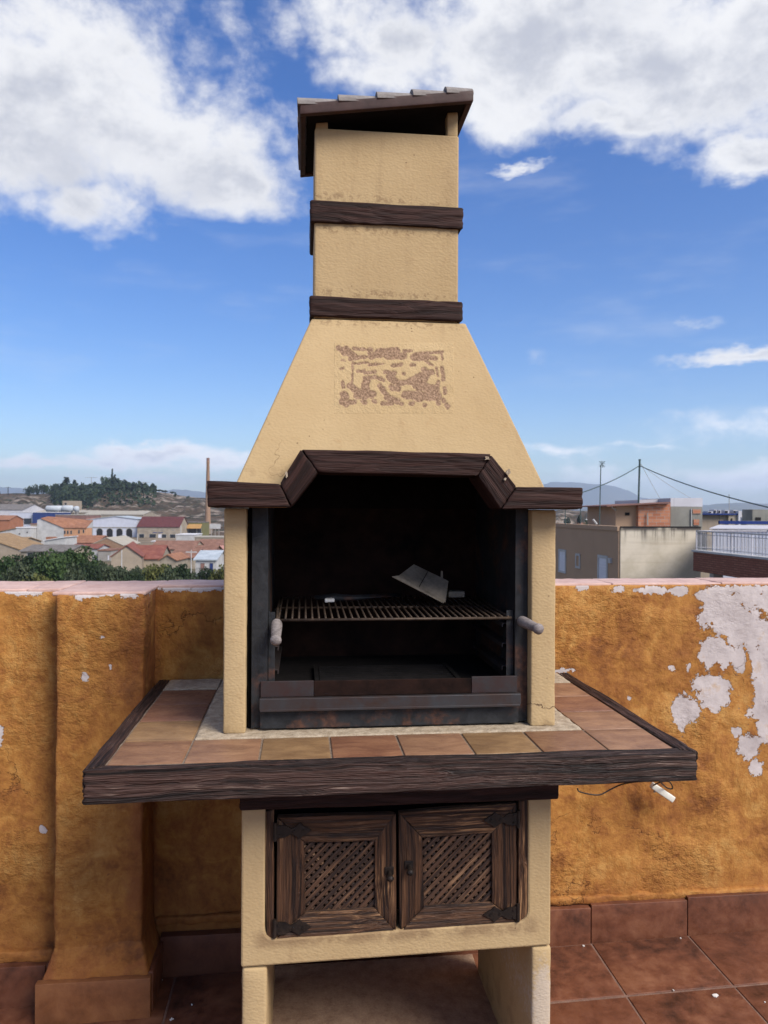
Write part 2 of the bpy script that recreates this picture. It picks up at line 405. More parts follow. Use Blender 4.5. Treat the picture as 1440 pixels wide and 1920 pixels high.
    for (px, py, hx, hy) in B:
        Yb = 2.66 if 95 < px < 285 else (2.77 if px <= 95 else 2.87)
        p = atY(px, py, Yb); k = Yb / 1440
        big_ = hx > 28 and hy > 20
        v = t.vm('LENGTH', t.vm('MULTIPLY', t.vm('SUBTRACT', oo if big_ else small_oo, (p.x, 0, p.z)), (1 / (hx * k), 0, 1 / (hy * k))))
        dsum = v if dsum is None else t.math('MINIMUM', dsum, v)
    edge = t.math('ADD', dsum, t.math('MULTIPLY', t.math('SUBTRACT', t.noise(o, 24, 7, .75), .5), 2.1))
    pm = t.smooth(edge, .93, .99, 1, 0)
    rim = t.math('SUBTRACT', t.smooth(edge, .90, 1.10, 1, 0), pm, clamp=True)
    rend = t.ramp(t.noise(o, 9, 6, .65), [(.35, (.38, .33, .32)), (.6, (.52, .465, .45)), (.72, (.46, .33, .22))])
    cc = t.mix(pm, base, rend)
    cc = t.mix(t.math('MULTIPLY', rim, .4), cc, (.16, .05, .02))
    # trowelled relief
    t1 = t.noise(o, 5, 5, .52, .2); t2 = t.noise(t.vm('MULTIPLY', o, (1, 1, 1.5)), 26, 6, .68, .2); t3 = t.noise(o, 150, 3, .6)
    patch = t.smooth(t.noise(o, 2.2, 3), .48, .66)
    h = t.math('ADD', t.math('MULTIPLY', t1, 1.2), t.math('ADD', t.math('MULTIPLY', t.math('MULTIPLY', t2, patch), .62), t.math('MULTIPLY', t3, .06)))
    h = t.math('MULTIPLY', h, t.math('SUBTRACT', 1.0, t.math('MULTIPLY', pm, .65))); h = t.math('SUBTRACT', h, t.math('MULTIPLY', pm, .32)); h = t.math('SUBTRACT', h, t.math('MULTIPLY', cr_, .25))
    n = t.bump(h, .8, .034)
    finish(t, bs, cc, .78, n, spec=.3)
    return m
def m_floor_tile(name, cols, rough=.45, sc=6, bumps=.15):
    m, t, bs, o = new_mat(name)
    rnd = t.new('ShaderNodeObjectInfo').outputs['Random']
    off = t.vm('SCALE', t.comb(rnd, t.math('MULTIPLY', rnd, 7.3), 0.0), 31.0)
    p = t.vm('ADD', o, off)
    a = t.noise(p, sc, 6, .62, .4); b = t.noise(p, sc * 4, 5, .65)
    f = t.math('ADD', t.math('MULTIPLY', a, .65), t.math('MULTIPLY', b, .35))
    c = t.ramp(f, [(.36, cols[0]), (.5, cols[1]), (.64, cols[2])])
    c = t.mix(t.smooth(t.math('FRACT', t.math('MULTIPLY', rnd, 3.7)), 0, 1, 0, .35), c, cols[1])
    sp = t.smooth(t.noise(p, 220, 2, .5), .62, .70, 0, .25)
    c = t.mix(sp, c, cols[2])
    n = t.bump(t.math('ADD', a, t.math('MULTIPLY', b, .4)), bumps, .01)
    finish(t, bs, c, t.smooth(b, .3, .7, rough - .08, rough + .18), n, spec=.35)
    return m
def m_counter_tile():
    m, t, bs, o = new_mat('counter tile')
    at = t.new('ShaderNodeObjectInfo'); rnd = at.outputs['Random']
    oc = at.outputs['Color']
    off = t.vm('SCALE', t.comb(rnd, t.math('MULTIPLY', rnd, 7.3), 0.0), 31.0)
    p = t.vm('ADD', t.vm('MULTIPLY', o, (1, 2.0, 1)), off)
    a = t.noise(p, 9, 6, .66, .6); b = t.noise(p, 60, 4, .65)
    dk = t.mix(.55, oc, (.09, .04, .022)); lt = t.mix(.30, oc, (.38, .22, .11))
    c = t.ramp(a, [(.33, 0.), (.66, 1.)]); c = t.mix(c, dk, lt); c = t.mix(t.smooth(b, .5, .72, 0, .3), c, dk)
    finish(t, bs, c, t.smooth(b, .3, .7, .38, .6), t.bump(t.math('ADD', a, t.math('MULTIPLY', b, .5)), .2, .006), spec=.4)
    return m
def m_simple(name, c0, c1, scale=8, rough=.85, bumpk=.3, bd=.01, metal=0, spec=.3, detail=5, stretch=(1, 1, 1)):
    m, t, bs, o = new_mat(name)
    o = t.vm('MULTIPLY', o, stretch)
    a = t.noise(o, scale, detail, .62); b = t.noise(o, scale * 6, 4, .6)
    f = t.math('ADD', t.math('MULTIPLY', a, .65), t.math('MULTIPLY', b, .35))
    c = t.ramp(f, [(.35, c0), (.65, c1)])
    finish(t, bs, c, rough, t.bump(f, bumpk, bd) if bumpk else None, metal, spec)
    return m
def m_steel():
    m, t, bs, o = new_mat('sooty rusted steel')
    a = t.noise(o, 7, 6, .65); b = t.noise(o, 24, 5, .7, .5)
    c = t.ramp(b, [(.35, (.010, .0105, .012)), (.62, (.026, .027, .030))])
    rust = t.ramp(t.noise(o, 60, 4, .6), [(.35, (.035, .012, .007)), (.65, (.17, .065, .03))])
    c = t.mix(t.smooth(a, .50, .62, 0, .55), c, rust)
    finish(t, bs, c, .62, t.bump(b, .25, .004), .25, .4)
    return m
def m_brick(name, c0, c1, mortar, w=.25, h=.07, kz=1.0):
    m, t, bs, o = new_mat(name)
    x, y, z = t.xyz(o)
    v = t.comb(t.math('ADD', x, y), t.math('MULTIPLY', z, kz), 0.0)
    n = t.new('ShaderNodeTexBrick'); t.put(n.inputs['Vector'], v)
    n.inputs['Scale'].default_value = 1; n.inputs['Brick Width'].default_value = w; n.inputs['Row Height'].default_value = h
    n.inputs['Mortar Size'].default_value = .012
    t.put(n.inputs['Color1'], c0); t.put(n.inputs['Color2'], c1); t.put(n.inputs['Mortar'], mortar)
    c = t.mix(t.smooth(t.noise(o, 3, 4), .4, .7, 0, .4), n.outputs['Color'], c0)
    finish(t, bs, c, .9, None, spec=.2)
    return m
def m_wall(name, c, k=.75, streak=.3):
    m, t, bs, o = new_mat(name)
    a = t.noise(o, .6, 5, .6); s = t.noise(t.vm('MULTIPLY', o, (3, 3, .35)), 1.3, 5, .65)
    d = tuple(q * k for q in c)
    cc = t.mix(t.smooth(a, .35, .65), d, c)
    cc = t.mix(t.smooth(s, .55, .75, 0, streak), cc, tuple(q * .45 for q in c))
    finish(t, bs, cc, .9, None, spec=.2)
    return m
def m_roof(name, c0, c1):
    m, t, bs, o = new_mat(name)
    at = t.new('ShaderNodeAttribute', attribute_name='loc').outputs['Vector']
    a = t.noise(o, .9, 5, .65); b = t.noise(o, 7, 4, .6)
    cc = t.mix(t.smooth(t.math('ADD', t.math('MULTIPLY', a, .6), t.math('MULTIPLY', b, .4)), .35, .65), c0, c1)
    finish(t, bs, cc, .9, None, spec=.15)
    return m
def m_leaf(name, c0, c1):
    m, t, bs, o = new_mat(name)
    a = t.noise(o, .9, 3, .6); b = t.noise(o, 6, 2, .6)
    rnd = t.new('ShaderNodeObjectInfo').outputs['Random']
    f = t.math('ADD', t.math('MULTIPLY', a, .5), t.math('MULTIPLY', b, .5))
    cc = t.mix(t.smooth(f, .38, .62), c0, c1)
    cc = t.mix(t.math('MULTIPLY', rnd, .35), cc, c0)
    finish(t, bs, cc, .7, None, spec=.2)
    bs.inputs['Subsurface Weight'].default_value = 0
    return m

M = dict(
    cream=m_cream(), ochre=m_ochre(),
    beam=m_wood('dark faux wood', (.014, .0062, .0048), (.042, .0185, .0145), .55, (.30, .22, .17), .74, .7, spec=.2),
    rim=m_wood('grooved counter edge', (.0075, .0040, .0032), (.062, .031, .0235), 1.0, (.26, .19, .15), .60, .6, 70, spec=.3),
    door=m_wood('weathered cabinet wood', (.014, .006, .004), (.105, .047, .022), 1.0, (.42, .23, .11), .565, .6, 80),
    slat=m_wood('lattice wood', (.018, .009, .006), (.090, .043, .023), .5, (.3, .17, .09), .58, .65, 80),
    ftile=m_floor_tile('terracotta floor tile', [(.034, .014, .009), (.130, .046, .024), (.21, .088, .045)], .5, 5, .2),
    skirt=m_floor_tile('skirting tile', [(.050, .019, .011), (.125, .043, .022), (.19, .075, .038)], .5, 6),
    grout=m_simple('floor grout', (.13, .075, .055), (.24, .145, .11), 30),
    ctile=m_counter_tile(),
    mortar=m_simple('counter mortar', (.22, .165, .11), (.46, .38, .28), 40, .85, .8, .006),
    cgrout=m_simple('counter grout', (.12, .085, .06), (.26, .20, .15), 60),
    coping=m_simple('pink coping', (.42, .26, .22), (.60, .42, .36), 9, .7, .15),
    soot=m_simple('soot', (.003, .003, .003), (.012, .010, .010), 6, .95, .3, spec=.1),
    sootback=m_simple('sooty brick back', (.004, .003, .003), (.030, .014, .010), 4, .95, .4, spec=.1),
    steel=m_steel(),
    rustplate=m_simple('rusty grey plate', (.040, .012, .008), (.030, .032, .035), 7, .6, .3, .004, .2, .4),
    bar=m_simple('bare steel bar', (.050, .020, .010), (.048, .052, .058), 5, .5, .2, .004, .5, .5),
    rod=m_simple('grill rod', (.022, .016, .013), (.085, .056, .038), 40, .6, .3, .002, .4, .4),
    sheet=m_simple('dull sheet metal', (.17, .14, .11), (.38, .32, .25), 14, .5, .2, .004, .4, .5),
    ash=m_simple('grey wood handle', (.10, .085, .08), (.30, .26, .25), 30, .8, .5, .004, stretch=(1, 1, 3)),
    black=m_simple('black iron', (.006, .005, .005), (.030, .020, .015), 30, .5, .5, .004, .2),
    white=m_simple('white plastic', (.55, .53, .46), (.72, .70, .62), 12, .5, .05),
    paper=m_simple('white scrap', (.5, .48, .45), (.75, .73, .70), 40, .6, .3),
    cable=m_simple('black cable', (.012, .010, .010), (.03, .022, .02), 20, .5, 0),
    pskirt=m_floor_tile('pilaster skirting tile', [(.08, .030, .014), (.19, .072, .028), (.28, .12, .045)], .55, 6),
    rtile=m_simple('grey roof tile', (.11, .095, .09), (.25, .225, .21), 14, .9, .4, .006),
    fascia=m_simple('brown fascia', (.030, .014, .012), (.060, .028, .023), 10, .6, .2),
    dust=m_simple('dusty ground slab', (.24, .145, .095), (.42, .285, .19), 22, .95, .8, .006),
)

# ------------------------------------------------------------------ terrace floor, tiled
FS = .023                              # fall of the floor towards the left
def fz(x): return FS * (x - 1.0)
fl = MB()
xs = (-6, 6.5); ys = (-7, 3.10)
vs = [Vector((x, y, fz(x) - .0030 if k else -10.4)) for x in xs for y in ys for k in (0, 1)]
fl.add(vs, [(0, 1, 3, 2), (4, 6, 7, 5), (0, 4, 5, 1), (2, 3, 7, 6), (0, 2, 6, 4), (1, 5, 7, 3)])
floor = fl.build('terrace_floor', M['grout']); tag(floor, kind='structure')
TP = .388
tm = MB(); hexa(tm, bxc(-.1905, .1905, -.1905, .1905, -.010, 0), (.1, .1, .01), .003)
tme = tm.mesh('floor_tile', M['ftile'], True)
cut = MB(); hexa(cut, bxc(-.1905, .1905, -.155, .155, -.010, 0), (.1, .1, .01), .003)
cme = cut.mesh('floor_tile', M['ftile'], True)
for i in range(-8, 7):
    for j in range(0, 17):
        x = 1.107 + .194 + (i) * TP
        y = 2.51 - TP / 2 - (j - 1) * TP
        me = tme
        if j == 0: y = 2.51 + .163; me = cme
        o = bpy.data.objects.new('floor_tile', me); col.objects.link(o); o.parent = floor
        o.location = (x, y, fz(x) + random.uniform(-.0006, .0006)); o.rotation_euler = (0, -atan(FS), 0)

# ------------------------------------------------------------------ parapet wall
WY = 2.87
wall = thing('parapet_wall', (0, WY, 0), 'ochre plastered parapet wall with flaking paint behind the barbecue', 'wall')
wb = MB(); hexa(wb, bxc(-.70, 3.3, WY, 3.08, -.06, 1.365), (.03, .1, .03), .006, d_plaster(.004, 5)); wb.build('wall_body', M['ochre'], wall, True)
wb = MB(); hexa(wb, bxc(-3.0, -.66, 2.77, 3.07, -.12, 1.365), (.03, .1, .03), .006, d_plaster(.004, 5)); wb.build('wall_body', M['ochre'], wall, True)
# pilaster with flared foot
pl, pr, pf = atY(103, 1300, 2.66).x, -.527, 2.66
wb = MB(); hexa(wb, bxc(pl, pr, pf, 2.86, .12, 1.3655), (.014, .03, .014), .012, d_plaster(.006, 8)); wb.build('pilaster', M['ochre'], wall, True)
wb = MB(); P = [[[(pl - .035, 2.632, .085), (pl + .004, pf + .004, .20)], [(pl - .035, 2.86, .085), (pl + .004, 2.86, .20)]], [[(pr + .025, 2.632, .085), (pr - .004, pf + .004, .20)], [(pr + .025, 2.86, .085), (pr - .004, 2.86, .20)]]]
hexa(wb, P, (.014, .03, .014), .012, d_plaster(.006, 14)); wb.build('pilaster_foot', M['ochre'], wall, True)
# low plaster lip above the skirting
wb = MB(); hexa(wb, bxc(-.52, 3.2, 2.853, 2.90, .14, .168), (.015, .02, .008), .008, d_plaster(.009, 13)); wb.build('plaster_lip', M['ochre'], wall, True)
wb = MB(); hexa(wb, bxc(-3.0, pl - .03, 2.752, 2.80, .09, .13), (.015, .02, .008), .008, d_plaster(.009, 13)); wb.build('plaster_lip', M['ochre'], wall, True)
def skirting(x0, x1, y0, y1, h=.14, mt='skirt'):
    z = (fz(x0) + fz(x1)) / 2
    s = MB(); hexa(s, bxc(x0 + .0015, x1 - .0015, y0, y1, z - .02, z + h + random.uniform(-.002, .002)), (.1, .01, .05), .002); s.build('skirting_tile', M[mt], wall, True)
xj = [-.50, -.09, .30, .70, 1.107, 1.494, 1.88, 2.27, 2.66, 3.05]
for a, b in zip(xj, xj[1:]): skirting(a, b, 2.832, 2.868)
skirting(-.86, -.49, 2.612, 2.64, .135, 'pskirt')
s = MB(); hexa(s, bxc(-.505, -.488, 2.642, 2.83, -.05, .10), (.1, .05, .05), .002); s.build('skirting_tile', M['skirt'], wall, True)
for a, b in zip([-3.0, -2.6, -2.2, -1.8, -1.33, -.86], [-2.6, -2.2, -1.8, -1.33, -.86, -.80]): skirting(a, b, 2.725, 2.765)
# coping slabs
cx_ = -3.0; k = 0
while cx_ < 3.2:
    w_ = random.uniform(.36, .48); x1 = min(cx_ + w_, 3.3)
    f0 = 2.765 if x1 < -.8 else (2.645 if x1 < -.40 else 2.862)
    if x1 >= -.8 and x1 < -.40: x1 = -.522
    if cx_ < -.83 and x1 > -.83: x1 = -.83
    s = MB(); dz_ = random.uniform(-.001, .002)
    f0 = 2.774 if x1 <= -.83 else (2.668 if x1 <= -.52 else 2.875)
    hexa(s, bxc(cx_ + .002, x1 - .002, f0, 3.09, 1.359, 1.372 + dz_), (.03, .03, .01), .004, d_plaster(.0020, 30)); s.build('coping_slab', M['coping'], wall, True)
    cx_ = x1

# ------------------------------------------------------------------ barbecue
bbq = thing('barbecue', (.26, 2.4, 0), 'tall cream stucco masonry barbecue with brown faux wood trim standing against the parapet', 'barbecue')
CX0, CX1, CF, CB = -.515, 1.020, 1.882, 2.862     # counter
TZ = 1.030
# base: two legs, U shaped block with rounded corners, both open to the front
BY = 2.05
bl, br = atY(452, 1700, BY).x, atY(1033, 1700, BY).x
zl, zr = atY(450, 1815, BY).z, atY(1033, 1773, BY).z
for (a, b) in ((bl + .003, atY(500, 1870, BY).x), (atY(997, 1870, BY).x, br + .003)):
    s = MB(); hexa(s, bxc(a, b, BY + .002, 2.70, -.03, (zl if a < 0 else zr) - .004), (.02, .03, .03), .009, d_plaster(.0015, 20)); s.build('leg', M['cream'], bbq, True)
def roundpoly(pts, rads, n=5):
    out = []
    N = len(pts)
    for i, (p, r) in enumerate(zip(pts, rads)):
        p = Vector(p)
        if r <= 0: out.append(tuple(p)); continue
        a = (Vector(pts[i - 1]) - p).normalized(); b = (Vector(pts[(i + 1) % N]) - p).normalized()
        for k in range(n + 1):
            t = k / n; q = p + a * r * (1 - t) ** 2 + b * r * t ** 2
            out.append((q.x, q.y))
    return out
ol, orr = atY(497, 1640, BY).x, atY(990, 1640, BY).x
olz, orz = atY(495, 1762, BY).z, atY(988, 1727, BY).z
poly = [(bl, zl), (br, zr), (br, .925), (orr, .925), (orr, orz), (ol, olz), (ol, .925), (bl, .925)]
poly = roundpoly(poly, [.008, .008, 0, 0, .030, .030, 0, 0])
s = MB().prism(poly, BY, 2.70); base = s.build('base_block', M['cream'], bbq, bevel=.006)
s = MB().box(ol - .02, orr + .02, 2.16, 2.18, olz - .02, .92); s.build('cabinet_interior', M['soot'], bbq)  # near-black sheet behind the doors stands in for the cabinet's inner shade
# dusty slab between legs
s = MB(); hexa(s, bxc(bl + .05, br - .05, BY + .06, 2.80, -.035, .006), (.03, .03, .02), .003, d_plaster(.002, 20)); s.build('ground_slab', M['dust'], bbq, True)
s = MB(); hexa(s, bxc(ol - .03, orr + .05, 2.71, 2.73, .25, .92), (.05, .02, .05), .003); s.build('back_panel', M['dust'], bbq, True)
# cabinet doors
cab = thing('cabinet', (0, 0, 0), None, None); cab.parent = bbq; cab.location = (.0, -.34, .4)
# (the surround is a part, each door a part with its own pieces)
col.objects.unlink(cab); bpy.data.objects.remove(cab)
def plank(name, quad, y0, y1, m, parent, step=(.012, .008, .006), r=.003, amp=.0022, fr=60):
    """quad: TL, TR, BR, BL (x,z); grain runs from left to right corner pair"""
    TL, TR, BR, BL_ = quad
    P = [[[(BL_[0], y0, BL_[1]), (TL[0], y0, TL[1])], [(BL_[0], y1, BL_[1]), (TL[0], y1, TL[1])]], [[(BR[0], y0, BR[1]), (TR[0], y0, TR[1])], [(BR[0], y1, BR[1]), (TR[0], y1, TR[1])]]]
    s = MB(); hexa(s, P, step, r, d_wood(amp, fr))
    return s.build(name, m, parent, True)
def P2(px, py, Y=BY + .012): q = atY(px, py, Y); return (q.x, q.z)
# surround
g = .004
plank('door_surround', [P2(498, 1519), P2(498, 1758), P2(514, 1762), P2(514, 1516)], BY + .004, BY + .05, M['door'], bbq)
plank('door_surround', [P2(971, 1500), P2(971, 1728), P2(988, 1722), P2(988, 1498)], BY + .004, BY + .05, M['door'], bbq)
def cabinet_door(c, win, hinge_left, label):
    """c: outer corners TL TR BR BL px ; win: inner opening px"""
    y0, y1 = BY + .002, BY + .026
    C = [P2(*p) for p in c]; Wn = [P2(*p) for p in win]
    e = thing('cabinet_door', ((C[0][0] + C[1][0]) / 2, y1, C[2][1]), None, None); e['label'] = label
    wl = e.location.copy(); e.parent = bbq; e.location = wl - bbq.location
    plank('rail', [C[0], C[1], Wn[1], Wn[0]], y0, y1, M['door'], e)
    plank('rail', [Wn[3], Wn[2], C[2], C[3]], y0, y1, M['door'], e)
    plank('stile', [C[3], C[0], Wn[0], Wn[3]], y0 + .0012, y1, M['door'], e)
    plank('stile', [Wn[2], Wn[1], C[1], C[2]], y0 + .0012, y1, M['door'], e)
    # lattice: two layers of diagonal laths
    x0, x1 = min(Wn[0][0], Wn[3][0]) - .004, max(Wn[1][0], Wn[2][0]) + .004
    z0, z1 = min(Wn[2][1], Wn[3][1]) - .004, max(Wn[0][1], Wn[1][1]) + .004
    for layer in (0, 1):
        sgn = 1 if layer == 0 else -1
        ya, yb = (y0 + .009, y0 + .014) if layer == 0 else (y0 + .0145, y0 + .019)
        step = .0232
        c0 = x0 - (z1 - z0) if sgn > 0 else x0
        cmax = x1 if sgn > 0 else x1 + (z1 - z0)
        c_ = c0 + .012
        while c_ < cmax:
            # line x = c + sgn*(z-z0)
            ts = [];
            za, zb = z0, z1
            if sgn > 0: za = max(z0, z0 + (x0 - c_)); zb = min(z1, z0 + (x1 - c_))
            else: za = max(z0, z0 + (c_ - x1)); zb = min(z1, z0 + (c_ - x0))
            if zb - za > .01:
                A = Vector((c_ + sgn * (za - z0), 0, za)); B = Vector((c_ + sgn * (zb - z0), 0, zb))
                d = (B - A).normalized(); n = Vector((-d.z, 0, d.x)) * .0056
                P = [[[(*(A - n).xz[:1], ya, (A - n).z), ((A + n).x, ya, (A + n).z)], [((A - n).x, yb, (A - n).z), ((A + n).x, yb, (A + n).z)]],
                     [[((B - n).x, ya, (B - n).z), ((B + n).x, ya, (B + n).z)], [((B - n).x, yb, (B - n).z), ((B + n).x, yb, (B + n).z)]]]
                s = MB(); hexa(s, P, (.03, .01, .01), .0015, d_wood(.0007, 90)); s.build('lattice_slat', M['slat'], e, True)
            c_ += step * 1.02
    # strap hinges
    for zz in (lerp(C[0][1], Wn[0][1], .52), lerp(Wn[3][1], C[3][1], .55)) if hinge_left else (lerp(C[1][1], Wn[1][1], .52), lerp(Wn[2][1], C[2][1], .5)):
        hx = C[0][0] - .004 if hinge_left else C[1][0] + .004; sg = 1 if hinge_left else -1
        out = [(0, -.021), (.030, -.019), (.048, -.008), (.062, -.016), (.073, -.026), (.084, -.014), (.094, -.010), (.107, 0), (.094, .010), (.084, .014), (.073, .026), (.062, .016), (.048, .008), (.030, .019), (0, .021)]
        pts = [(hx + sg * a * .9, zz + b * .82) for a, b in out]
        s = MB().prism(pts, y0 - .0045, y0 - .0005)
        for (a, b) in ((.012, .010), (.012, -.010), (.05, 0), (.075, .0)): 
            s.tube([(hx + sg * a, y0 - .0075, zz + b), (hx + sg * a, y0 - .004, zz + b)], .0035, 8)
        s.tube([(hx, y0 - .003, zz - .024), (hx, y0 - .003, zz + .024)], .005, 8)
        s.build('hinge', M['black'], e)
    kx = C[1][0] - .018 if hinge_left else C[0][0] + .028
    kz = lerp(C[1][1], C[2][1], .5)
    s = MB().box(kx - .012, kx + .012, y0 - .003, y0 - .0004, kz - .002, kz + .020)
    s.tube([(kx, y0 - .004, kz + .008), (kx, y0 - .014, kz + .006), (kx, y0 - .026, kz - .002), (kx, y0 - .032, kz - .004)], [.005, .005, .0105, .005], 12)
    s.build('knob', M['black'], e, bevel=.001)
    return e
cabinet_door([(519, 1530), (742, 1523), (743, 1746), (518, 1757)], [(571, 1577), (702, 1574), (702, 1700), (572, 1708)], True, 'left cabinet door of weathered planks round a diagonal lattice')
cabinet_door([(747, 1522), (967, 1504), (968, 1726), (749, 1746)], [(791, 1568), (921, 1560), (921, 1690), (795, 1697)], False, 'right cabinet door of weathered planks round a diagonal lattice')
# dark beam under the counter
s = MB(); hexa(s, bxc(bl - .004, br + .012, BY - .03, 2.66, .868, .935), (.02, .04, .01), .006, d_wood(.002)); s.build('support_beam', M['beam'], bbq, True)

# countertop
top = thing('countertop', (.26, 2.37, TZ), None, None); wl = top.location.copy(); top.parent = bbq; top.location = wl - bbq.location
s = MB().box(CX0 + .03, CX1 - .03, CF + .03, CB - .002, .955, TZ - .0035); s.build('slab', M['cgrout'], top)
RW = .042
zt_l, zb_l = TZ + .002, .948; zt_r, zb_r = TZ + .002, .958
P = [[[(CX0, CF, zb_l), (CX0, CF, zt_l)], [(CX0 + RW, CF + RW, zb_l), (CX0 + RW, CF + RW, zt_l)]], [[(CX1, CF, zb_r), (CX1, CF, zt_r)], [(CX1 - RW, CF + RW, zb_r), (CX1 - RW, CF + RW, zt_r)]]]
s = MB(); hexa(s, P, (.008, .004, .0035), .006, d_wood(.0035, 75)); s.build('wooden_edge', M['rim'], top, True)
for x0, x1, zb in ((CX0, CX0 + RW, zb_l), (CX1 - RW, CX1, zb_r)):
    lft = x0 < 0
    a0 = CF + (.001 if lft else RW + .001); a1 = CF + (RW + .001 if lft else .001)
    P = [[[(x0, a0, zb), (x0, a0, TZ + .003)], [(x1, a1, zb), (x1, a1, TZ + .003)]], [[(x0, CB, zb), (x0, CB, TZ + .003)], [(x1, CB, zb), (x1, CB, TZ + .003)]]]
    s = MB(); hexa(s, P, (.008, .004, .004), .006, d_wood(.0035, 75)); s.build('wooden_edge', M['rim'], top, True)
tile_cols = {'r': (.19, .075, .042), 'y': (.23, .140, .062), 'p': (.26, .135, .078), 'd': (.13, .048, .032), 'b': (.21, .100, .052)}
def ctile(x0, x1, y0, y1, c):
    g = .0026
    s = MB(); hexa(s, bxc(x0 + g, x1 - g, y0 + g, y1 - g, TZ - .016, TZ + random.uniform(-.0005, .0008)), (.05, .05, .01), .003)
    o = s.build('counter_tile', M['ctile'], top, True); o.color = (*tile_cols[c], 1)
xt = [-.471, -.287, -.103, .078, .261, .444, .622, .798, .976]
for a, b, c in zip(xt, xt[1:], 'bpyrpybp'): ctile(a, b, CF + RW, 2.112, c)
yt = [2.112, 2.306, 2.500, 2.700]
for a, b, c in zip(yt, yt[1:], 'ydd'): ctile(-.471, -.287, a, b, c)
for a, b, c in zip(yt, yt[1:], 'prp'): ctile(.798, .976, a, b, c)
# mortar bed showing round the hearth
for (x0, x1, y0, y1) in ((-.285, .796, 2.114, CB - .004), (-.471, -.287, 2.704, CB - .004), (.798, .976, 2.704, CB - .004)):
    s = MB(); hexa(s, bxc(x0, x1, y0, y1, TZ - .016, TZ + .002), (.012, .012, .02), .004, d_plaster(.0022, 40)); s.build('mortar_bed', M['mortar'], top, True)

# hearth walls
PY = 2.152
pz = 1.655
for (a, b) in ((atY(419, 1160, PY).x, atY(461, 1160, PY).x), (atY(996, 1160, PY).x, atY(1042, 1160, PY).x)):
    s = MB(); hexa(s, bxc(a, b, PY, 2.74, TZ + .001, pz), (.02, .03, .02), .006, d_plaster(.0012, 20)); s.build('hearth_wall', M['cream'], bbq, True)
hl, hr = atY(419, 1160, PY).x, atY(1042, 1160, PY).x
s = MB().box(hl + .05, hr - .05, 2.70, 2.74, TZ, pz + .1); s.build('hearth_back', M['sootback'], bbq)
# steel liner
il, ir = atY(462, 1160, PY).x + .004, atY(996, 1160, PY).x - .004
fy = 2.185
s = MB()
sl, sr_ = atY(502, 1160, fy).x, atY(966, 1160, fy).x
s.box(atY(472, 1160, fy).x, sl, fy, fy + .005, TZ + .008, 1.72)
s.box(sl - .005, sl, fy + .005, 2.695, TZ + .008, 1.72)
s.build('steel_side', M['steel'], bbq)
s = MB()
s.box(sr_, atY(989, 1160, fy).x, fy, fy + .005, TZ + .008, 1.72)
s.box(sr_, sr_ + .005, fy + .005, 2.695, TZ + .008, 1.72)
s.build('steel_side', M['steel'], bbq)
for a, b in ((il - .002, atY(472, 1160, fy).x - .002), (atY(990, 1160, fy).x, ir + .002)): MB().box(a, b, 2.2, 2.21, TZ + .003, 1.7).build('dark_gap', M['soot'], bbq)  # near-black strips stand in for the shade in the side gaps
fx0, fx1 = atY(488, 1300, 2.175).x, atY(971, 1300, 2.175).x
fzc = lambda y: atY(730, y, 2.175).z
s = MB().box(fx0, fx1, 2.17, 2.178, fzc(1360), fzc(1322)); s.build('lower_plate', M['steel'], bbq, bevel=.001)
s = MB().box(fx0 - .001, fx1 + .002, 2.150, 2.168, fzc(1322), fzc(1302)); s.box(fx0, fx1, 2.150, 2.156, fzc(1326), fzc(1321))
s.build('front_bar', M['bar'], bbq, bevel=.0015)
xa_, xb_ = atY(588, 1290, 2.18).x, atY(884, 1290, 2.18).x
MB().box(fx0 + .001, xa_, 2.176, 2.184, fzc(1303), fzc(1274)).build('ash_plate', M['rustplate'], bbq, bevel=.001); MB().box(xb_, fx1 - .002, 2.176, 2.184, fzc(1303), fzc(1272)).build('ash_plate', M['rustplate'], bbq, bevel=.001)
MB().box(xa_ + .001, xb_ - .001, 2.178, 2.185, fzc(1303), fzc(1275)).build('ash_plate', M['sootback'], bbq, bevel=.001)
s = MB().box(sl, sr_, 2.186, 2.695, fzc(1300), fzc(1300) + .01); s.build('hearth_floor', M['soot'], bbq)
# coal grate
cgz = fzc(1288)
s = MB()
for k in range(9): s.tube([(atY(600, 1200, 2.3).x, 2.24 + k * .028, cgz), (atY(850, 1200, 2.3).x, 2.24 + k * .028, cgz)], .005, 6)
s.box(atY(590, 1200, 2.3).x, atY(598, 1200, 2.3).x, 2.23, 2.48, cgz - .012, cgz + .006); s.box(atY(850, 1200, 2.3).x, atY(858, 1200, 2.3).x, 2.23, 2.48, cgz - .012, cgz + .006)
s.build('coal_grate', M['soot'], bbq)
# uprights and slanted rails that carry the grill
for side in (0, 1):
    X = sl if side == 0 else sr_
    a, b = (X + .002, X + .020) if side == 0 else (X - .022, X - .002)
    u = MB().box(a, b, 2.200, 2.204, cgz - .01, atY(510, 1148, 2.2).z); u.box(a if side == 0 else b - .004, a + .004 if side == 0 else b, 2.204, 2.225, cgz - .01, atY(510, 1148, 2.2).z)
    u.build('upright', M['steel'], bbq)
    for zz in (1.322, 1.262, 1.195):
        xa, xb = (X + .001, X + .03) if side == 0 else (X - .03, X - .001)
        u = MB().box(xa, xb, 2.22, 2.60, zz - .004, zz - .001); u.box(xa if side == 1 else xb - .003, xa + .003 if side == 1 else xb, 2.22, 2.60, zz - .014, zz - .004)
        u.build('slide_rail', M['bar'], bbq)

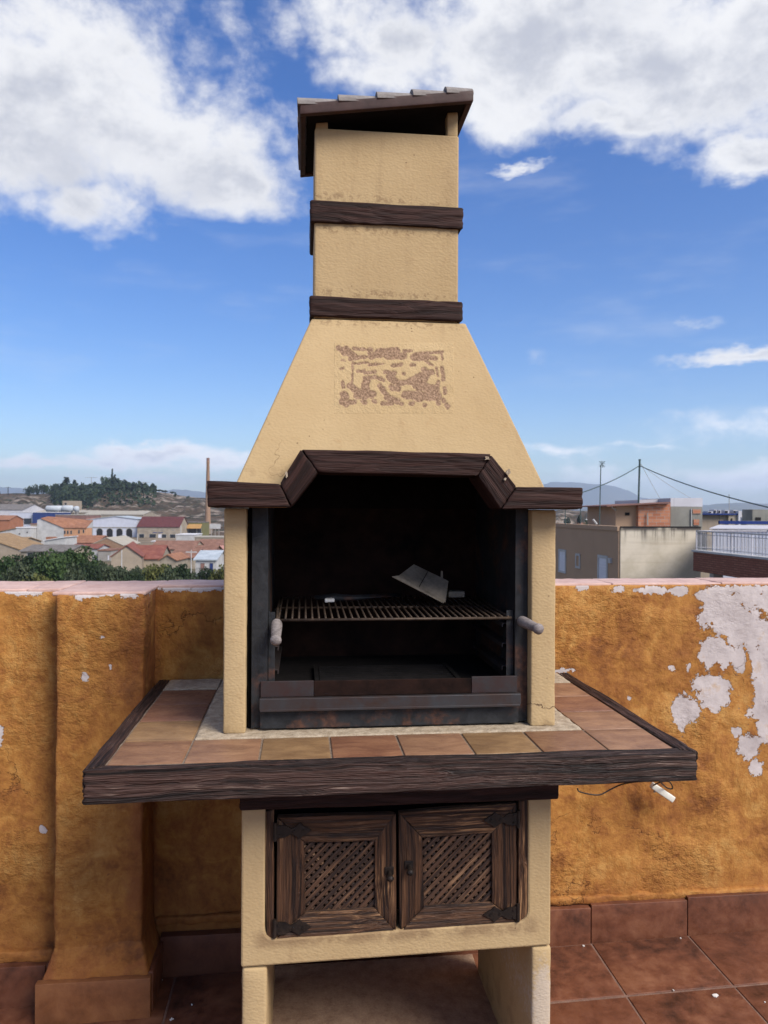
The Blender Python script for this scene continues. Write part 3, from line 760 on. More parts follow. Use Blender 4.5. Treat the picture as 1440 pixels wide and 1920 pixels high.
# mantel beam: five mitred lengths
MY0, MY1 = 2.075, 2.16
T = [(387, 900), (524, 906), (564, 841), (922, 851), (970, 912), (1094, 914)]
B_ = [(388, 951), (546, 951), (598, 886), (897, 893), (940, 955), (1094, 955)]
def PM(p): q = atY(p[0], p[1], MY0); return (q.x, q.z)
for i in range(5):
    o = plank('mantel_beam', [PM(T[i]), PM(T[i + 1]), PM(B_[i + 1]), PM(B_[i])], MY0 + (.001 if i % 2 else 0), MY1 + .06, M['beam'], bbq, (.010, .006, .004), .0055, .0024, 45)

for cpx, cpy, w_, h_, seed_ in ((913, 859, 7, 5, 3), (954, 884, 6, 9, 4), (537, 890, 3, 7, 5), (947, 898, 3, 4, 6)):
    rnd = random.Random(seed_); q = []
    for k in range(11):
        a = 2 * pi * k / 11; r_ = rnd.uniform(.35, 1.0); p = atY(cpx + cos(a) * w_ * r_, cpy - sin(a) * h_ * r_, MY0 - .0035); q.append((p.x, p.z))
    MB().prism(q, MY0 - .0045, MY0 + .004).build('chipped_spot', M['mortar'], bbq)

# hood: front plate with arched cut, sides, back
HT = 2.236; HB = 1.657
hx0, hx1 = hl + .002, hr - .002
tx0, tx1 = atY(588, 600, 2.36).x - .006, atY(868, 606, 2.36).x + .008
CY0, CY1 = 2.36, 2.655
def hy(z): return lerp(PY + .002, CY0 - .004, (z - HB) / (HT - HB))
s = MB()
arch = [PM(p) for p in ((540, 952), (594, 880), (900, 887), (950, 952))]
arch = [(x * 1.035 + .0, z + .004) for x, z in arch]
out = [(hx0, HB), (arch[0][0], HB), (arch[1][0], arch[1][1]), (arch[2][0], arch[2][1]), (arch[3][0], HB), (hx1, HB), (tx1, HT), (tx0, HT)]
n = len(out); th = .045
vs = [(x, hy(z), z) for x, z in out] + [(x, hy(z) + th, z) for x, z in out]
s.add(vs, [tuple(range(n)), tuple(range(2 * n - 1, n - 1, -1))] + [(i, i + n, (i + 1) % n + n, (i + 1) % n) for i in range(n)])
s.build('hood_front', M['cream'], bbq, bevel=.005)
for sg, xb, xt_ in ((1, hx0, tx0), (-1, hx1, tx1)):
    s = MB(); t_ = .04 * sg
    vs = [(xb + .001 * sg, hy(HB) + .012, HB), (xb + t_, hy(HB) + .012, HB), (xb + t_, 2.735, HB), (xb + .001 * sg, 2.735, HB),
          (xt_ + .001 * sg, hy(HT) + .012, HT - .001), (xt_ + t_, hy(HT) + .012, HT - .001), (xt_ + t_, CY1 + .01, HT - .001), (xt_ + .001 * sg, CY1 + .01, HT - .001)]
    s.add(vs, [(0, 1, 2, 3), (4, 5, 6, 7), (0, 1, 5, 4), (1, 2, 6, 5), (2, 3, 7, 6), (3, 0, 4, 7)])
    s.build('hood_side', M['cream'], bbq)
s = MB(); vs = [(hx0 + .045, 2.70, HB), (hx1 - .045, 2.70, HB), (hx1 - .045, 2.74, HB), (hx0 + .045, 2.74, HB), (tx0 + .045, CY1 - .02, HT), (tx1 - .045, CY1 - .02, HT), (tx1 - .045, CY1 + .01, HT), (tx0 + .045, CY1 + .01, HT)]
s.add(vs, [(0, 1, 2, 3), (4, 5, 6, 7), (0, 1, 5, 4), (1, 2, 6, 5), (2, 3, 7, 6), (3, 0, 4, 7)]); s.build('hood_back', M['cream'], bbq)
s = MB().box(hx0 + .17, hx1 - .17, hy(1.90) + th + .01, 2.665, 1.90, 1.91); s.build('smoke_shelf', M['soot'], bbq)
s = MB(); zz = 1.93; xa_, xb_ = lerp(hx0, tx0, .46) + .046, lerp(hx1, tx1, .46) - .046
vs = [(hx0 + .046, 2.695, HB), (hx1 - .046, 2.695, HB), (xb_, 2.655, zz), (xa_, 2.655, zz), (hx0 + .046, 2.70, HB), (hx1 - .046, 2.70, HB), (xb_, 2.66, zz), (xa_, 2.66, zz)]
s.add(vs, [(0, 1, 2, 3), (7, 6, 5, 4), (0, 4, 5, 1), (1, 5, 6, 2), (2, 6, 7, 3), (3, 7, 4, 0)]); s.build('sooty_lining', M['soot'], bbq)
for sg, xb, xt_ in ((1, hx0, xa_ - .046), (-1, hx1, xb_ + .046)):
    s = MB(); t_ = .041 * sg
    v4 = [(xb + t_, hy(HB) + th, HB), (xb + t_, 2.694, HB), (xt_ + t_, 2.654, zz), (xt_ + t_, hy(zz) + th, zz)]
    v4b = [(x + .003 * sg, y, z) for x, y, z in v4]
    s.add(v4 + v4b, [(0, 1, 2, 3), (7, 6, 5, 4), (0, 4, 5, 1), (1, 5, 6, 2), (2, 6, 7, 3), (3, 7, 4, 0)]); s.build('sooty_lining', M['soot'], bbq)
# relief panel: raised field with worn brown hollows, carved on the hood
m, t, bs, o_ = new_mat('carved relief')
ra = t.new('ShaderNodeAttribute', attribute_name='worn').outputs['Fac']
sc_ = t.ramp(t.noise(o_, 4, 4, .6), [(.3, (.385, .268, .136)), (.7, (.455, .328, .176))])
br_ = t.ramp(t.noise(o_, 160, 4, .7), [(.35, (.13, .075, .045)), (.65, (.36, .235, .15))])
gr_ = t.noise(o_, 150, 3, .6)
finish(t, bs, t.mix(ra, sc_, br_), .85, t.bump(t.math('ADD', t.math('MULTIPLY', gr_, .8), t.noise(o_, 40, 3)), .6, .006), spec=.2)
caps = [(505, 65, 525, 80, 12), (525, 70, 560, 95, 14), (560, 68, 625, 72, 7), (625, 95, 660, 85, 14), (650, 78, 720, 75, 13), (680, 95, 745, 95, 13), (745, 75, 775, 76, 6), (785, 85, 885, 80, 6), (780, 98, 830, 100, 13), (845, 100, 862, 104, 9), (883, 85, 885, 104, 5),
        (545, 105, 600, 98, 8), (555, 120, 552, 185, 5), (560, 123, 610, 118, 5), (615, 126, 665, 125, 5), (700, 130, 735, 126, 7), (770, 128, 785, 128, 7), (812, 108, 848, 128, 5), (515, 110, 525, 112, 5), (510, 140, 520, 138, 5), (518, 190, 520, 210, 7),
        (575, 150, 595, 150, 7), (600, 158, 635, 154, 7), (600, 175, 640, 172, 8), (640, 172, 668, 184, 7), (605, 185, 600, 230, 15), (545, 205, 600, 245, 13), (570, 240, 630, 235, 14), (540, 200, 548, 215, 7), (655, 205, 680, 240, 10), (675, 155, 710, 158, 8), (690, 170, 720, 195, 14), (700, 210, 722, 215, 12), (725, 195, 800, 190, 10), (740, 160, 745, 160, 6),
        (770, 185, 830, 160, 14), (815, 145, 848, 155, 9), (825, 170, 800, 210, 14), (790, 200, 860, 220, 17), (750, 238, 870, 245, 16), (680, 250, 720, 262, 12), (665, 268, 700, 270, 8), (735, 270, 738, 272, 7), (770, 270, 775, 270, 9), (820, 275, 822, 275, 8), (590, 262, 600, 266, 8), (632, 262, 638, 264, 8),
        (520, 235, 528, 245, 14), (515, 262, 530, 272, 12), (535, 268, 560, 264, 9), (865, 140, 870, 170, 5), (885, 140, 890, 180, 8), (895, 215, 895, 230, 8), (890, 255, 892, 262, 8), (900, 275, 905, 282, 9), (868, 255, 872, 270, 9), (870, 190, 868, 215, 7), (615, 80, 620, 72, 8), (790, 240, 800, 250, 16)]
caps = [(380 + a / 1.9726, 620 + b / 1.9726, 380 + c / 1.9726, 620 + d / 1.9726, r / 1.9726) for a, b, c, d, r in caps]
def sdist(px, py):
    best = 9
    for a, b, c, d, r in caps:
        if not (min(a, c) - r - 4 < px < max(a, c) + r + 4 and min(b, d) - r - 4 < py < max(b, d) + r + 4): continue
        dx_, dy_ = c - a, d - b; L2 = dx_ * dx_ + dy_ * dy_
        t_ = 0 if L2 == 0 else max(0, min(1, ((px - a) * dx_ + (py - b) * dy_) / L2))
        best = min(best, math.hypot(px - a - t_ * dx_, py - b - t_ * dy_) - r)
    return best
NX, NZ = 210, 118
rv = []; rw = []
slope = (CY0 - .004 - PY - .002) / (HT - HB)
for j in range(NZ + 1):
    for i in range(NX + 1):
        px = 626 + 226 * i / NX; py = 642 + 134 * j / NZ
        d = ray(px, py)
        # intersect hood plane y = PY+.002 + slope*(z-HB)
        tt = (PY + .002 + slope * (EYE.z - HB)) / (d.y - slope * d.z)
        p = EYE + d * tt
        wob = 2.2 * noise.noise(Vector((px * .11, py * .11, 3))) + 1.2 * noise.noise(Vector((px * .33, py * .33, 8)))
        sd_ = sdist(px, py) + wob
        k_ = max(0, min(1, .5 - sd_ / 1.6))
        eg = min(i, NX - i, j, NZ - j)
        lift = -.0006 if eg == 0 else .0013 * min(1, eg / 30) * (1 - k_) + .0004 + .0002 * noise.noise(Vector((px * .5, py * .5, 1)))
        p = p + Vector((0, -1, slope)).normalized() * lift
        rv.append(p); rw.append(k_ if eg > 0 else 0)
rf = [(j * (NX + 1) + i, (j + 1) * (NX + 1) + i, (j + 1) * (NX + 1) + i + 1, j * (NX + 1) + i + 1) for j in range(NZ) for i in range(NX)]
s = MB().add(rv, rf)
ro = s.build('relief_panel', m, bbq, True)
at = ro.data.attributes.new('worn', 'FLOAT', 'POINT'); at.data.foreach_set('value', rw)

# chimney shaft
x0, x1 = atY(592, 400, CY0).x - .004, atY(860, 400, CY0).x
CT = 2.822
sh = MB(); w_ = .036
def ring(mb, x0, x1, y0, y1, z0, z1, w):
    o_ = [(x0, y0), (x1, y0), (x1, y1), (x0, y1)]; i_ = [(x0 + w, y0 + w), (x1 - w, y0 + w), (x1 - w, y1 - w), (x0 + w, y1 - w)]
    vs = [(x, y, z) for z in (z0, z1) for x, y in o_] + [(x, y, z) for z in (z0, z1) for x, y in i_]
    fs = []
    for k in range(4):
        q = (k + 1) % 4
        fs += [(k, q, q + 4, k + 4), (8 + k, 12 + k, 12 + q, 8 + q), (k, 8 + k, 8 + q, q), (4 + k, 4 + q, 12 + q, 12 + k)]
    return mb.add(vs, fs)
ring(sh, x0, x1, CY0, CY1, HT + .002, CT, w_); sh.build('chimney_shaft', M['cream'], bbq, bevel=.006)
s = MB().box(x0 + w_ + .001, x1 - w_ - .001, CY0 + w_ + .001, CY1 - w_ - .001, CT - .10, CT - .06); s.build('flue_soot', M['soot'], bbq)
for (z0, z1) in ((2.529, 2.598), (2.242, 2.304)):
    e = .013
    bx0, bx1 = x0 - e, x1 + e
    plank('chimney_band', [(bx0, z1), (bx1, z1 - .002), (bx1, z0 - .002), (bx0, z0)], CY0 - e, CY0 + .012, M['beam'], bbq, (.008, .006, .005), .006, .0028, 45)
    for xa, xb in ((x0 - e + .001, x0 + .006), (x1 - .006, x1 + e - .001)):
        s = MB(); P = [[[(xa, CY0 + .013, z0), (xa, CY0 + .013, z1)], [(xb, CY0 + .013, z0), (xb, CY0 + .013, z1)]], [[(xa, CY1 + .01, z0), (xa, CY1 + .01, z1)], [(xb, CY1 + .01, z0), (xb, CY1 + .01, z1)]]]
        hexa(s, P, (.008, .006, .005), .005, d_wood(.0028, 45)); s.build('chimney_band', M['beam'], bbq, True)
# corner posts that carry the cap
RX0, RX1, RY0, RY1 = -.012, .513, 2.295, 2.735
ru0, ru1 = 2.826, 2.898          # underside at left and right
def ru(x): return lerp(ru0, ru1, (x - RX0) / (RX1 - RX0))
for xa, xb in ((x0 + .003, x0 + .040), (x1 - .036, x1 - .003)):
    for ya, yb in ((CY0 + .004, CY0 + .042), (CY1 - .042, CY1 - .004)):
        s = MB(); hexa(s, [[[(xa, ya, CT - .002), (xa, ya, ru(xa) + .006)], [(xa, yb, CT - .002), (xa, yb, ru(xa) + .006)]], [[(xb, ya, CT - .002), (xb, ya, ru(xb) + .006)], [(xb, yb, CT - .002), (xb, yb, ru(xb) + .006)]]], (.01, .01, .01), .004, d_plaster(.001, 30))
        s.build('cap_post', M['cream'], bbq, True)
cap = thing('roof', (.25, 2.5, 2.87), None, None); wl = cap.location.copy(); cap.parent = bbq; cap.location = wl - bbq.location
def slopebox(mb, xa, xb, ya, yb, za, zb, **k):
    P = [[[(xa, ya, ru(xa) + za), (xa, ya, ru(xa) + zb)], [(xa, yb, ru(xa) + za), (xa, yb, ru(xa) + zb)]], [[(xb, ya, ru(xb) + za), (xb, ya, ru(xb) + zb)], [(xb, yb, ru(xb) + za), (xb, yb, ru(xb) + zb)]]]
    return hexa(mb, P, (.03, .03, .01), .003, **k)
s = MB(); slopebox(s, RX0 + .02, RX1 - .02, RY0 + .02, RY1 - .02, .006, .024); s.build('deck', M['soot'], cap, True)
for (xa, xb, ya, yb) in ((RX0, RX1, RY0, RY0 + .018), (RX0, RX1, RY1 - .018, RY1), (RX0, RX0 + .018, RY0 + .019, RY1 - .019), (RX1 - .018, RX1, RY0 + .019, RY1 - .019)):
    s = MB(); slopebox(s, xa, xb, ya, yb, 0, .033); s.build('fascia', M['fascia'], cap, True)
slope_a = atan((ru1 - ru0) / (RX1 - RX0))
tl = MB(); nseg = 10
TLn, TW = .135, .112
vs = []
for (xx, ww, zl_) in ((0, 1.0, .0), (TLn, .82, .0)):
    for rr_ in (1, .76):
        for k in range(nseg + 1):
            a = pi * k / nseg
            vs.append((xx, cos(a) * TW / 2 * ww * (1 if rr_ == 1 else .86), sin(a) * .030 * ww * rr_ - (0 if rr_ == 1 else .002)))
m_ = nseg + 1; fs = []
for k in range(nseg): fs += [(k, k + 1, 2 * m_ + k + 1, 2 * m_ + k), (m_ + k, 3 * m_ + k, 3 * m_ + k + 1, m_ + k + 1), (k, m_ + k, m_ + k + 1, k + 1), (2 * m_ + k, 2 * m_ + k + 1, 3 * m_ + k + 1, 3 * m_ + k)]
fs += [(0, 2 * m_, 3 * m_, m_), (nseg, m_ + nseg, 3 * m_ + nseg, 2 * m_ + nseg)]
tl.add(vs, fs); tlm = tl.mesh('roof_tile', M['rtile'], False)
lipx = [-.018, .104, .220, .327, .432]
for r_ in range(4):
    for i, xx in enumerate(lipx):
        o = bpy.data.objects.new('roof_tile', tlm); col.objects.link(o); o.parent = cap
        yy = RY0 + .052 + r_ * .1125
        o.location = Vector((xx, yy, ru(xx) + .030 + .0)) - origin(cap)
        o.rotation_euler = (0, -slope_a + radians(3.5), random.uniform(-.03, .03))
        o.scale = (1 if i < 4 else .62, 1, 1.25)

# ------------------------------------------------------------------ grill and things lying on it
GY0, GY1 = 2.195, 2.62
gz0, gz1 = 1.338, 1.352
gx0, gx1 = atY(517, 1160, GY0).x, atY(958, 1152, GY0).x
gr = thing('grill_grate', ((gx0 + gx1) / 2, GY0, gz0), 'rusty wire grill grate with two grey wooden handles inside the hearth', 'grill')
N = 36
for k in range(N):
    x = lerp(gx0 + .008, gx1 - .008, k / (N - 1))
    s = MB().tube([(x, GY0, gz0 + .004), (x + random.uniform(-.001, .001), (GY0 + GY1) / 2, (gz0 + gz1) / 2 + .003), (x, GY1, gz1 + .004)], .0032, 6); s.build('grill_rod', M['rod'], gr, True)
for (ya, za) in ((GY0, gz0), (GY1, gz1), ((GY0 + GY1) / 2, (gz0 + gz1) / 2)):
    s = MB().tube([(gx0, ya, za), (gx1, ya, za)], .0042, 8); s.build('cross_bar', M['rod'], gr, True)
for x in (gx0, gx1):
    s = MB().tube([(x, GY0, gz0), (x, GY1, gz1)], .0042, 8); s.build('side_bar', M['rod'], gr, True)
def handle(p0, p1):
    p0, p1 = Vector(p0), Vector(p1); d = p1 - p0
    s = MB().tube([p0 - d * .7, p0 + d * .1], .004, 8); s.build('handle_shank', M['rod'], gr, True)
    ks = [0, .04, .10, .25, .5, .72, .80, .86, .94, 1.0]; rs = [.007, .013, .0155, .0160, .0145, .0135, .0105, .0150, .0155, .007]
    s = MB().tube([p0 + d * k for k in ks], rs, 14); s.build('handle', M['ash'], gr, True)
handle(atY(975, 1163, 2.17), atY(1013, 1181, 2.06))
handle(atY(519, 1166, 2.19), atY(517, 1204, 2.09))
# bent sheet-metal tray leaning on the grate
def onG(px, py, lift=0):
    d = ray(px, py); k = (gz1 - gz0) / (GY1 - GY0)
    tt = (gz0 + .008 + lift - k * GY0 - EYE.z) / (d.z - k * d.y); return EYE + d * tt
tr = thing('metal_tray', onG(800, 1128), 'dull bent sheet metal tray tipped over at the right of the grill', 'tray')
def quadplate(mb, a, b, c, d, th=.002):
    a, b, c, d = [Vector(q) for q in (a, b, c, d)]; n = (b - a).cross(c - a).normalized() * th
    return mb.add([a, b, c, d, a + n, b + n, c + n, d + n], [(3, 2, 1, 0), (4, 5, 6, 7), (0, 1, 5, 4), (1, 2, 6, 5), (2, 3, 7, 6), (3, 0, 4, 7)])
Yt = 2.40
A = atY(748, 1079, Yt); Bq = atY(776, 1058, Yt + .07); Cq = atY(838, 1088, Yt + .05); Dq = atY(822, 1121, Yt - .03)
s = quadplate(MB(), A, Bq, lerp(Bq, Cq, .42), lerp(A, Dq, .50)); s.build('panel', M['sheet'], tr)
s = quadplate(MB(), lerp(A, Dq, .52), lerp(Bq, Cq, .44), Cq, Dq); s.build('panel', M['sheet'], tr)
s = quadplate(MB(), Dq, Cq, atY(841, 1090, Yt + .05), atY(835, 1130, Yt - .03)); s.build('end_flange', M['sheet'], tr)
s = quadplate(MB(), atY(735, 1081, Yt - .01), atY(748, 1079, Yt), atY(834, 1127, Yt - .03), atY(832, 1131, Yt - .05)); s.build('lower_flange', M['sheet'], tr)
s = quadplate(MB(), atY(827, 1070, Yt + .08), atY(830, 1071, Yt + .08), atY(831, 1090, Yt + .06), atY(826, 1088, Yt + .06)); s.build('tab', M['sheet'], tr)
p = onG(857, 1121)
s = MB(); hexa(s, bxc(p.x - .029, p.x + .028, p.y, p.y + .05, p.z, p.z + .022), (.02, .02, .01), .004); b_ = s.build('white_block', M['sheet']); 
tag(b_, 'small pale block lying on the grill beside the metal tray', 'block')
p = onG(618, 1130)
s = MB(); hexa(s, bxc(p.x - .015, p.x + .015, p.y, p.y + .03, p.z, p.z + .012), (.006, .006, .004), .003, d_plaster(.003, 60)); b_ = s.build('foil_scrap', M['paper'], None, True)
tag(b_, 'crumpled white scrap on the left of the grill', 'scrap')
a, b, c = onG(590, 1122, .004), onG(660, 1122, .004), onG(752, 1117, .004)
tg = thing('tongs', a, 'flat dark iron tongs lying across the back of the grill', 'tongs')
s = MB().tube([a, lerp(a, b, .5) + Vector((0, .006, 0)), b, lerp(b, c, .5), c], [.003, .012, .007, .004, .004], 8); s.build('tong_arm', M['steel'], tg, True)
s = MB().tube([a + Vector((0, .02, .004)), lerp(a, b, .5) + Vector((0, .022, .004)), b + Vector((0, .012, .004)), c + Vector((0, .01, .004))], [.003, .010, .006, .004], 8); s.build('tong_arm', M['steel'], tg, True)

# ------------------------------------------------------------------ small things round it
ad = thing('power_adapter', atY(1243, 1485, 2.80), 'white plastic power adapter hanging by its cable below the right end of the counter', 'adapter')
c0 = atY(1222, 1472, 2.80); c1 = atY(1262, 1499, 2.80); dv = (c1 - c0); L_ = dv.length; u = dv.normalized(); n_ = Vector((-u.z, 0, u.x))
P = [[[c0 - n_ * .012 + Vector((0, y, 0)), c0 + n_ * .012 + Vector((0, y, 0))] for y in (-.012, .012)], [[c1 - n_ * .012 + Vector((0, y, 0)), c1 + n_ * .012 + Vector((0, y, 0))] for y in (-.012, .012)]]
s = MB(); hexa(s, P, (.02, .01, .01), .004); s.build('case', M['white'], ad, True)
s = MB(); q0 = lerp(c0, c1, .2) - n_ * .012 + Vector((0, -.004, 0)); s.tube([q0, q0 - n_ * .006], .004, 8); s.build('pin', M['sheet'], ad)
def cable(pts, label):
    P_ = [atY(*p) for p in pts]; out = []
    for i in range(len(P_) - 1):
        p0, p1, p2, p3 = P_[max(i - 1, 0)], P_[i], P_[i + 1], P_[min(i + 2, len(P_) - 1)]
        for k in range(6):
            t_ = k / 6
            out.append(.5 * ((2 * p1) + (-p0 + p2) * t_ + (2 * p0 - 5 * p1 + 4 * p2 - p3) * t_ ** 2 + (-p0 + 3 * p1 - 3 * p2 + p3) * t_ ** 3))
    out.append(P_[-1])
    o = MB().tube(out, .0028, 6).build('cable', M['cable'], None, True); tag(o, label, 'cable')
cable([(1083, 1478, 2.83), (1086, 1484, 2.83), (1105, 1489, 2.82), (1125, 1490, 2.82), (1145, 1480, 2.82), (1165, 1471, 2.80), (1190, 1466, 2.7), (1215, 1464, 2.7)], 'thin dark cable sagging below the counter left of the adapter')
cable([(1236, 1464, 2.7), (1250, 1477, 2.79), (1261, 1478, 2.79), (1255, 1466, 2.74), (1240, 1466, 2.72), (1226, 1472, 2.79)], 'black cable looped above the white adapter')
random.seed(5)
for (px, py, sz, lb) in ((1342, 1868, .018, 'largest pale paint flake on the floor tiles at lower right'), (1276, 1760, .006, 'tiny pale flake by the skirting at the tile joint'), (1263, 1858, .005, 'tiny pale flake on a floor joint left of the largest flake'), (1434, 1880, .006, 'tiny pale flake at the right border of the floor'), (322, 1912, .012, 'pale curled flake on the dark floor left of the barbecue'), (360, 1885, .005, 'tiny pale speck on the dark floor near the left leg'), (305, 1834, .007, 'tiny pale chip at the foot of the skirting right of the pilaster'), (1080, 1752, .010, 'white drip mark chip standing by the skirting right of the barbecue')):
    d = ray(px, py)
    tt = (fz(EYE.x) - EYE.z + 0) / (d.z - FS * d.x); p = EYE + d * tt; p.z = fz(p.x)
    if p.y > 2.82: p.y = 2.815
    s = MB(); q = []
    nn_ = 7
    for k in range(nn_):
        a = 2 * pi * k / nn_; r_ = sz * random.uniform(.5, 1.1) * .5; q.append((p.x + cos(a) * r_ * 1.3, p.y + sin(a) * r_, 0))
    vs = [(a, b, fz(a) + .0006) for a, b, _ in q] + [(a, b, fz(a) + .0026 + random.uniform(0, .002)) for a, b, _ in q]
    s.add(vs, [tuple(range(nn_ - 1, -1, -1)), tuple(range(nn_, 2 * nn_))] + [(i, (i + 1) % nn_, (i + 1) % nn_ + nn_, i + nn_) for i in range(nn_)])
    o = s.build('paint_flake', M['paper']); tag(o, lb, 'paint flake', 'paint flakes on the terrace floor')
# ------------------------------------------------------------------ land beyond
GZ = -10.5
def colr(px, D): 
    p = atD(px, 957.5, D); return p.x, p.y
gm = MB().add([(-10700, -10700, GZ), (10700, -10700, GZ), (10700, 10700, GZ), (-10700, 10700, GZ)], [(0, 1, 2, 3)])
def m_ground():
    m, t, bs, o = new_mat('dry ground')
    a = t.noise(o, .004, 6, .6); b = t.noise(o, .03, 5, .6)
    f = t.math('ADD', t.math('MULTIPLY', a, .5), t.math('MULTIPLY', b, .5))
    finish(t, bs, t.ramp(f, [(.40, (.05, .06, .03)), (.5, (.17, .13, .09)), (.62, (.28, .23, .17))]), .95, None, spec=.1)
    return m
tag(gm.build('ground', m_ground()), kind='structure')
# hill behind the town: height field
RIDGE = [(-900, 944), (-300, 934), (0, 926), (90, 926), (112, 920), (150, 921), (190, 917), (220, 913), (255, 916), (290, 921), (330, 928), (360, 932), (400, 936), (450, 941), (560, 947), (760, 952), (1000, 956), (1400, 960)]
def interp(T_, x):
    if x <= T_[0][0]: return T_[0][1]
    for (a, b), (c, d) in zip(T_, T_[1:]):
        if x <= c: return lerp(b, d, (x - a) / (c - a))
    return T_[-1][1]
def hill_z(px, D):
    zr = EYE.z - (interp(RIDGE, px) - hz0(px)) * 610 / 1440
    zb = EYE.z - (972 - hz0(px)) * 455 / 1440
    if px > 700: zb = lerp(zb, GZ, min(1, (px - 700) / 300))
    if D < 455:
        t = max(0, (D - 345) / 110); return lerp(GZ - .5, zb, t * t * (3 - 2 * t))
    if D < 610:
        t = (D - 455) / 155; bulge = t ** .75
        k = noise.noise(Vector((px * .035, D * .01, 1))) * 3.5 + noise.noise(Vector((px * .12, D * .03, 5))) * 2.6 + noise.noise(Vector((px * .35, D * .09, 9))) * 1.2
        return lerp(zb, zr, bulge) + k * sin(pi * t) 
    t = min(1, (D - 610) / 500)
    return lerp(zr, zr - 12, t) + noise.noise(Vector((px * .03, D * .004, 3))) * 1.2
pxs = [-900 + i * 7 for i in range(330)]; Ds = [345 + i * 10 for i in range(11)] + [455 + i * 5 for i in range(32)] + [620, 650, 700, 800, 950, 1150, 1300]
hv = []
for D_ in Ds:
    for px in pxs:
        x, y = colr(px, D_); z = hill_z(px, D_) if D_ < 1300 else GZ - 1
        hv.append((x, y, z))
n_ = len(pxs)
hf = [(j * n_ + i, j * n_ + i + 1, (j + 1) * n_ + i + 1, (j + 1) * n_ + i) for j in range(len(Ds) - 1) for i in range(n_ - 1)]
def m_hill():
    m, t, bs, o = new_mat('dry hillside')
    a = t.noise(o, .035, 6, .65); b = t.noise(o, .16, 5, .7); x, y, z = t.xyz(o)
    f = t.math('ADD', t.math('MULTIPLY', a, .5), t.math('MULTIPLY', b, .5))
    dry = t.ramp(f, [(.40, (.022, .022, .012)), (.50, (.075, .050, .032)), (.62, (.135, .095, .064))])
    nx = t.xyz(t.new('ShaderNodeNewGeometry').outputs['Normal'])[2]
    cl = t.math('MULTIPLY', t.smooth(t.noise(t.vm('MULTIPLY', o, (1, 1, .5)), .055, 5, .7), .50, .60), t.smooth(x, -235, -190))
    c = t.mix(cl, dry, (.27, .22, .18))
    c = t.mix(t.smooth(b, .50, .60, 0, .95), c, (.022, .028, .014))
    finish(t, bs, c, .95, t.bump(b, 1, 2.), spec=.1)
    return m
tag(MB().add(hv, hf).build('hill', m_hill(), None, True), kind='structure')
# mountains
def mountains(name, prof, D0, depth, mat, seed):
    vs = []; px0, px1 = prof[0][0], prof[-1][0]; st = 12; cols_ = int((px1 - px0) / st) + 1; rows = 14
    for j in range(rows):
        t = j / (rows - 1); hk = sin(pi * min(1, t * 1.0)) ** .9
        for i in range(cols_):
            px = px0 + i * st; D_ = D0 + depth * t
            top = (hz0(px) - interp(prof, px)) * (D0 + depth * .5) / 1440 + 12
            r_ = 1 + .22 * noise.noise(Vector((px * .02, t * 3, seed))) + .10 * noise.noise(Vector((px * .07, t * 8, seed + 3)))
            if abs(t - .5) < .05: r_ = 1 + .04 * noise.noise(Vector((px * .05, 1, seed)))
            x, y = colr(px, D_); vs.append((x, y, GZ - 2 + top * hk * r_))
    fs = [(j * cols_ + i, j * cols_ + i + 1, (j + 1) * cols_ + i + 1, (j + 1) * cols_ + i) for j in range(rows - 1) for i in range(cols_ - 1)]
    tag(MB().add(vs, fs).build(name, mat, None, True), kind='structure')
mm = m_simple('mountain scrub', (.03, .04, .03), (.10, .09, .065), .004, .95, 0, detail=6)
mountains('mountains', [(-1500, 940), (-700, 925), (-200, 915), (0, 913), (40, 915), (90, 919), (200, 930), (290, 923), (330, 917), (380, 922), (460, 930), (600, 940), (800, 935), (960, 915), (1050, 904), (1070, 903), (1110, 908), (1150, 910), (1185, 923), (1200, 932), (1260, 944), (1340, 947), (1500, 950), (2100, 940), (2800, 930)], 6600, 2000, mm, 1)
mountains('mountains', [(900, 958), (980, 953), (1060, 951), (1120, 950), (1180, 955), (1300, 950), (1345, 944), (1390, 942), (1440, 944), (1600, 948), (1900, 946), (2300, 955)], 4200, 1400, mm, 7)

# ------------------------------------------------------------------ materials of the town
Wm = {k: m_wall('wall ' + k, c, kk, st) for k, c, kk, st in (
    ('white', (.45, .445, .44), .8, .3), ('cream', (.32, .27, .21), .75, .35), ('grey', (.30, .28, .26), .8, .3), ('beige', (.32, .26, .20), .85, .2), ('blue', (.025, .045, .16), .8, .1),
    ('paleblue', (.50, .52, .60), .9, .15), ('brown', (.22, .12, .10), .8, .3), ('orange', (.46, .25, .14), .9, .15), ('terracotta', (.32, .135, .075), .85, .2), ('maroon', (.16, .035, .035), .9, .1),
    ('olive', (.16, .15, .06), .8, .2), ('ochre', (.38, .22, .08), .85, .2), ('taupe', (.37, .25, .165), .93, .12), ('dark', (.02, .018, .018), .8, .1), ('concrete', (.26, .25, .22), .7, .5), ('deepblue', (.02, .04, .16), .8, .1), ('metal', (.42, .45, .48), .85, .2), ('ltgrey', (.50, .49, .52), .85, .3))}
Rm = {k: m_roof('roof ' + k, a, b) for k, a, b in (
    ('orange', (.19, .085, .05), (.31, .155, .095)), ('red', (.15, .05, .04), (.24, .095, .07)), ('brown', (.14, .07, .05), (.26, .14, .10)), ('grey', (.10, .09, .08), (.20, .18, .17)),
    ('white', (.50, .50, .52), (.66, .65, .66)), ('maroon', (.080, .026, .027), (.115, .040, .040)), ('ochre', (.20, .13, .07), (.30, .20, .11)), ('cream', (.28, .25, .21), (.38, .35, .29)), ('pink', (.38, .18, .15), (.5, .27, .22)), ('slate', (.28, .32, .36), (.42, .46, .5)))}
Wm['glass'] = m_simple('dark window glass', (.012, .015, .02), (.03, .035, .045), 2, .15, 0, spec=.6)
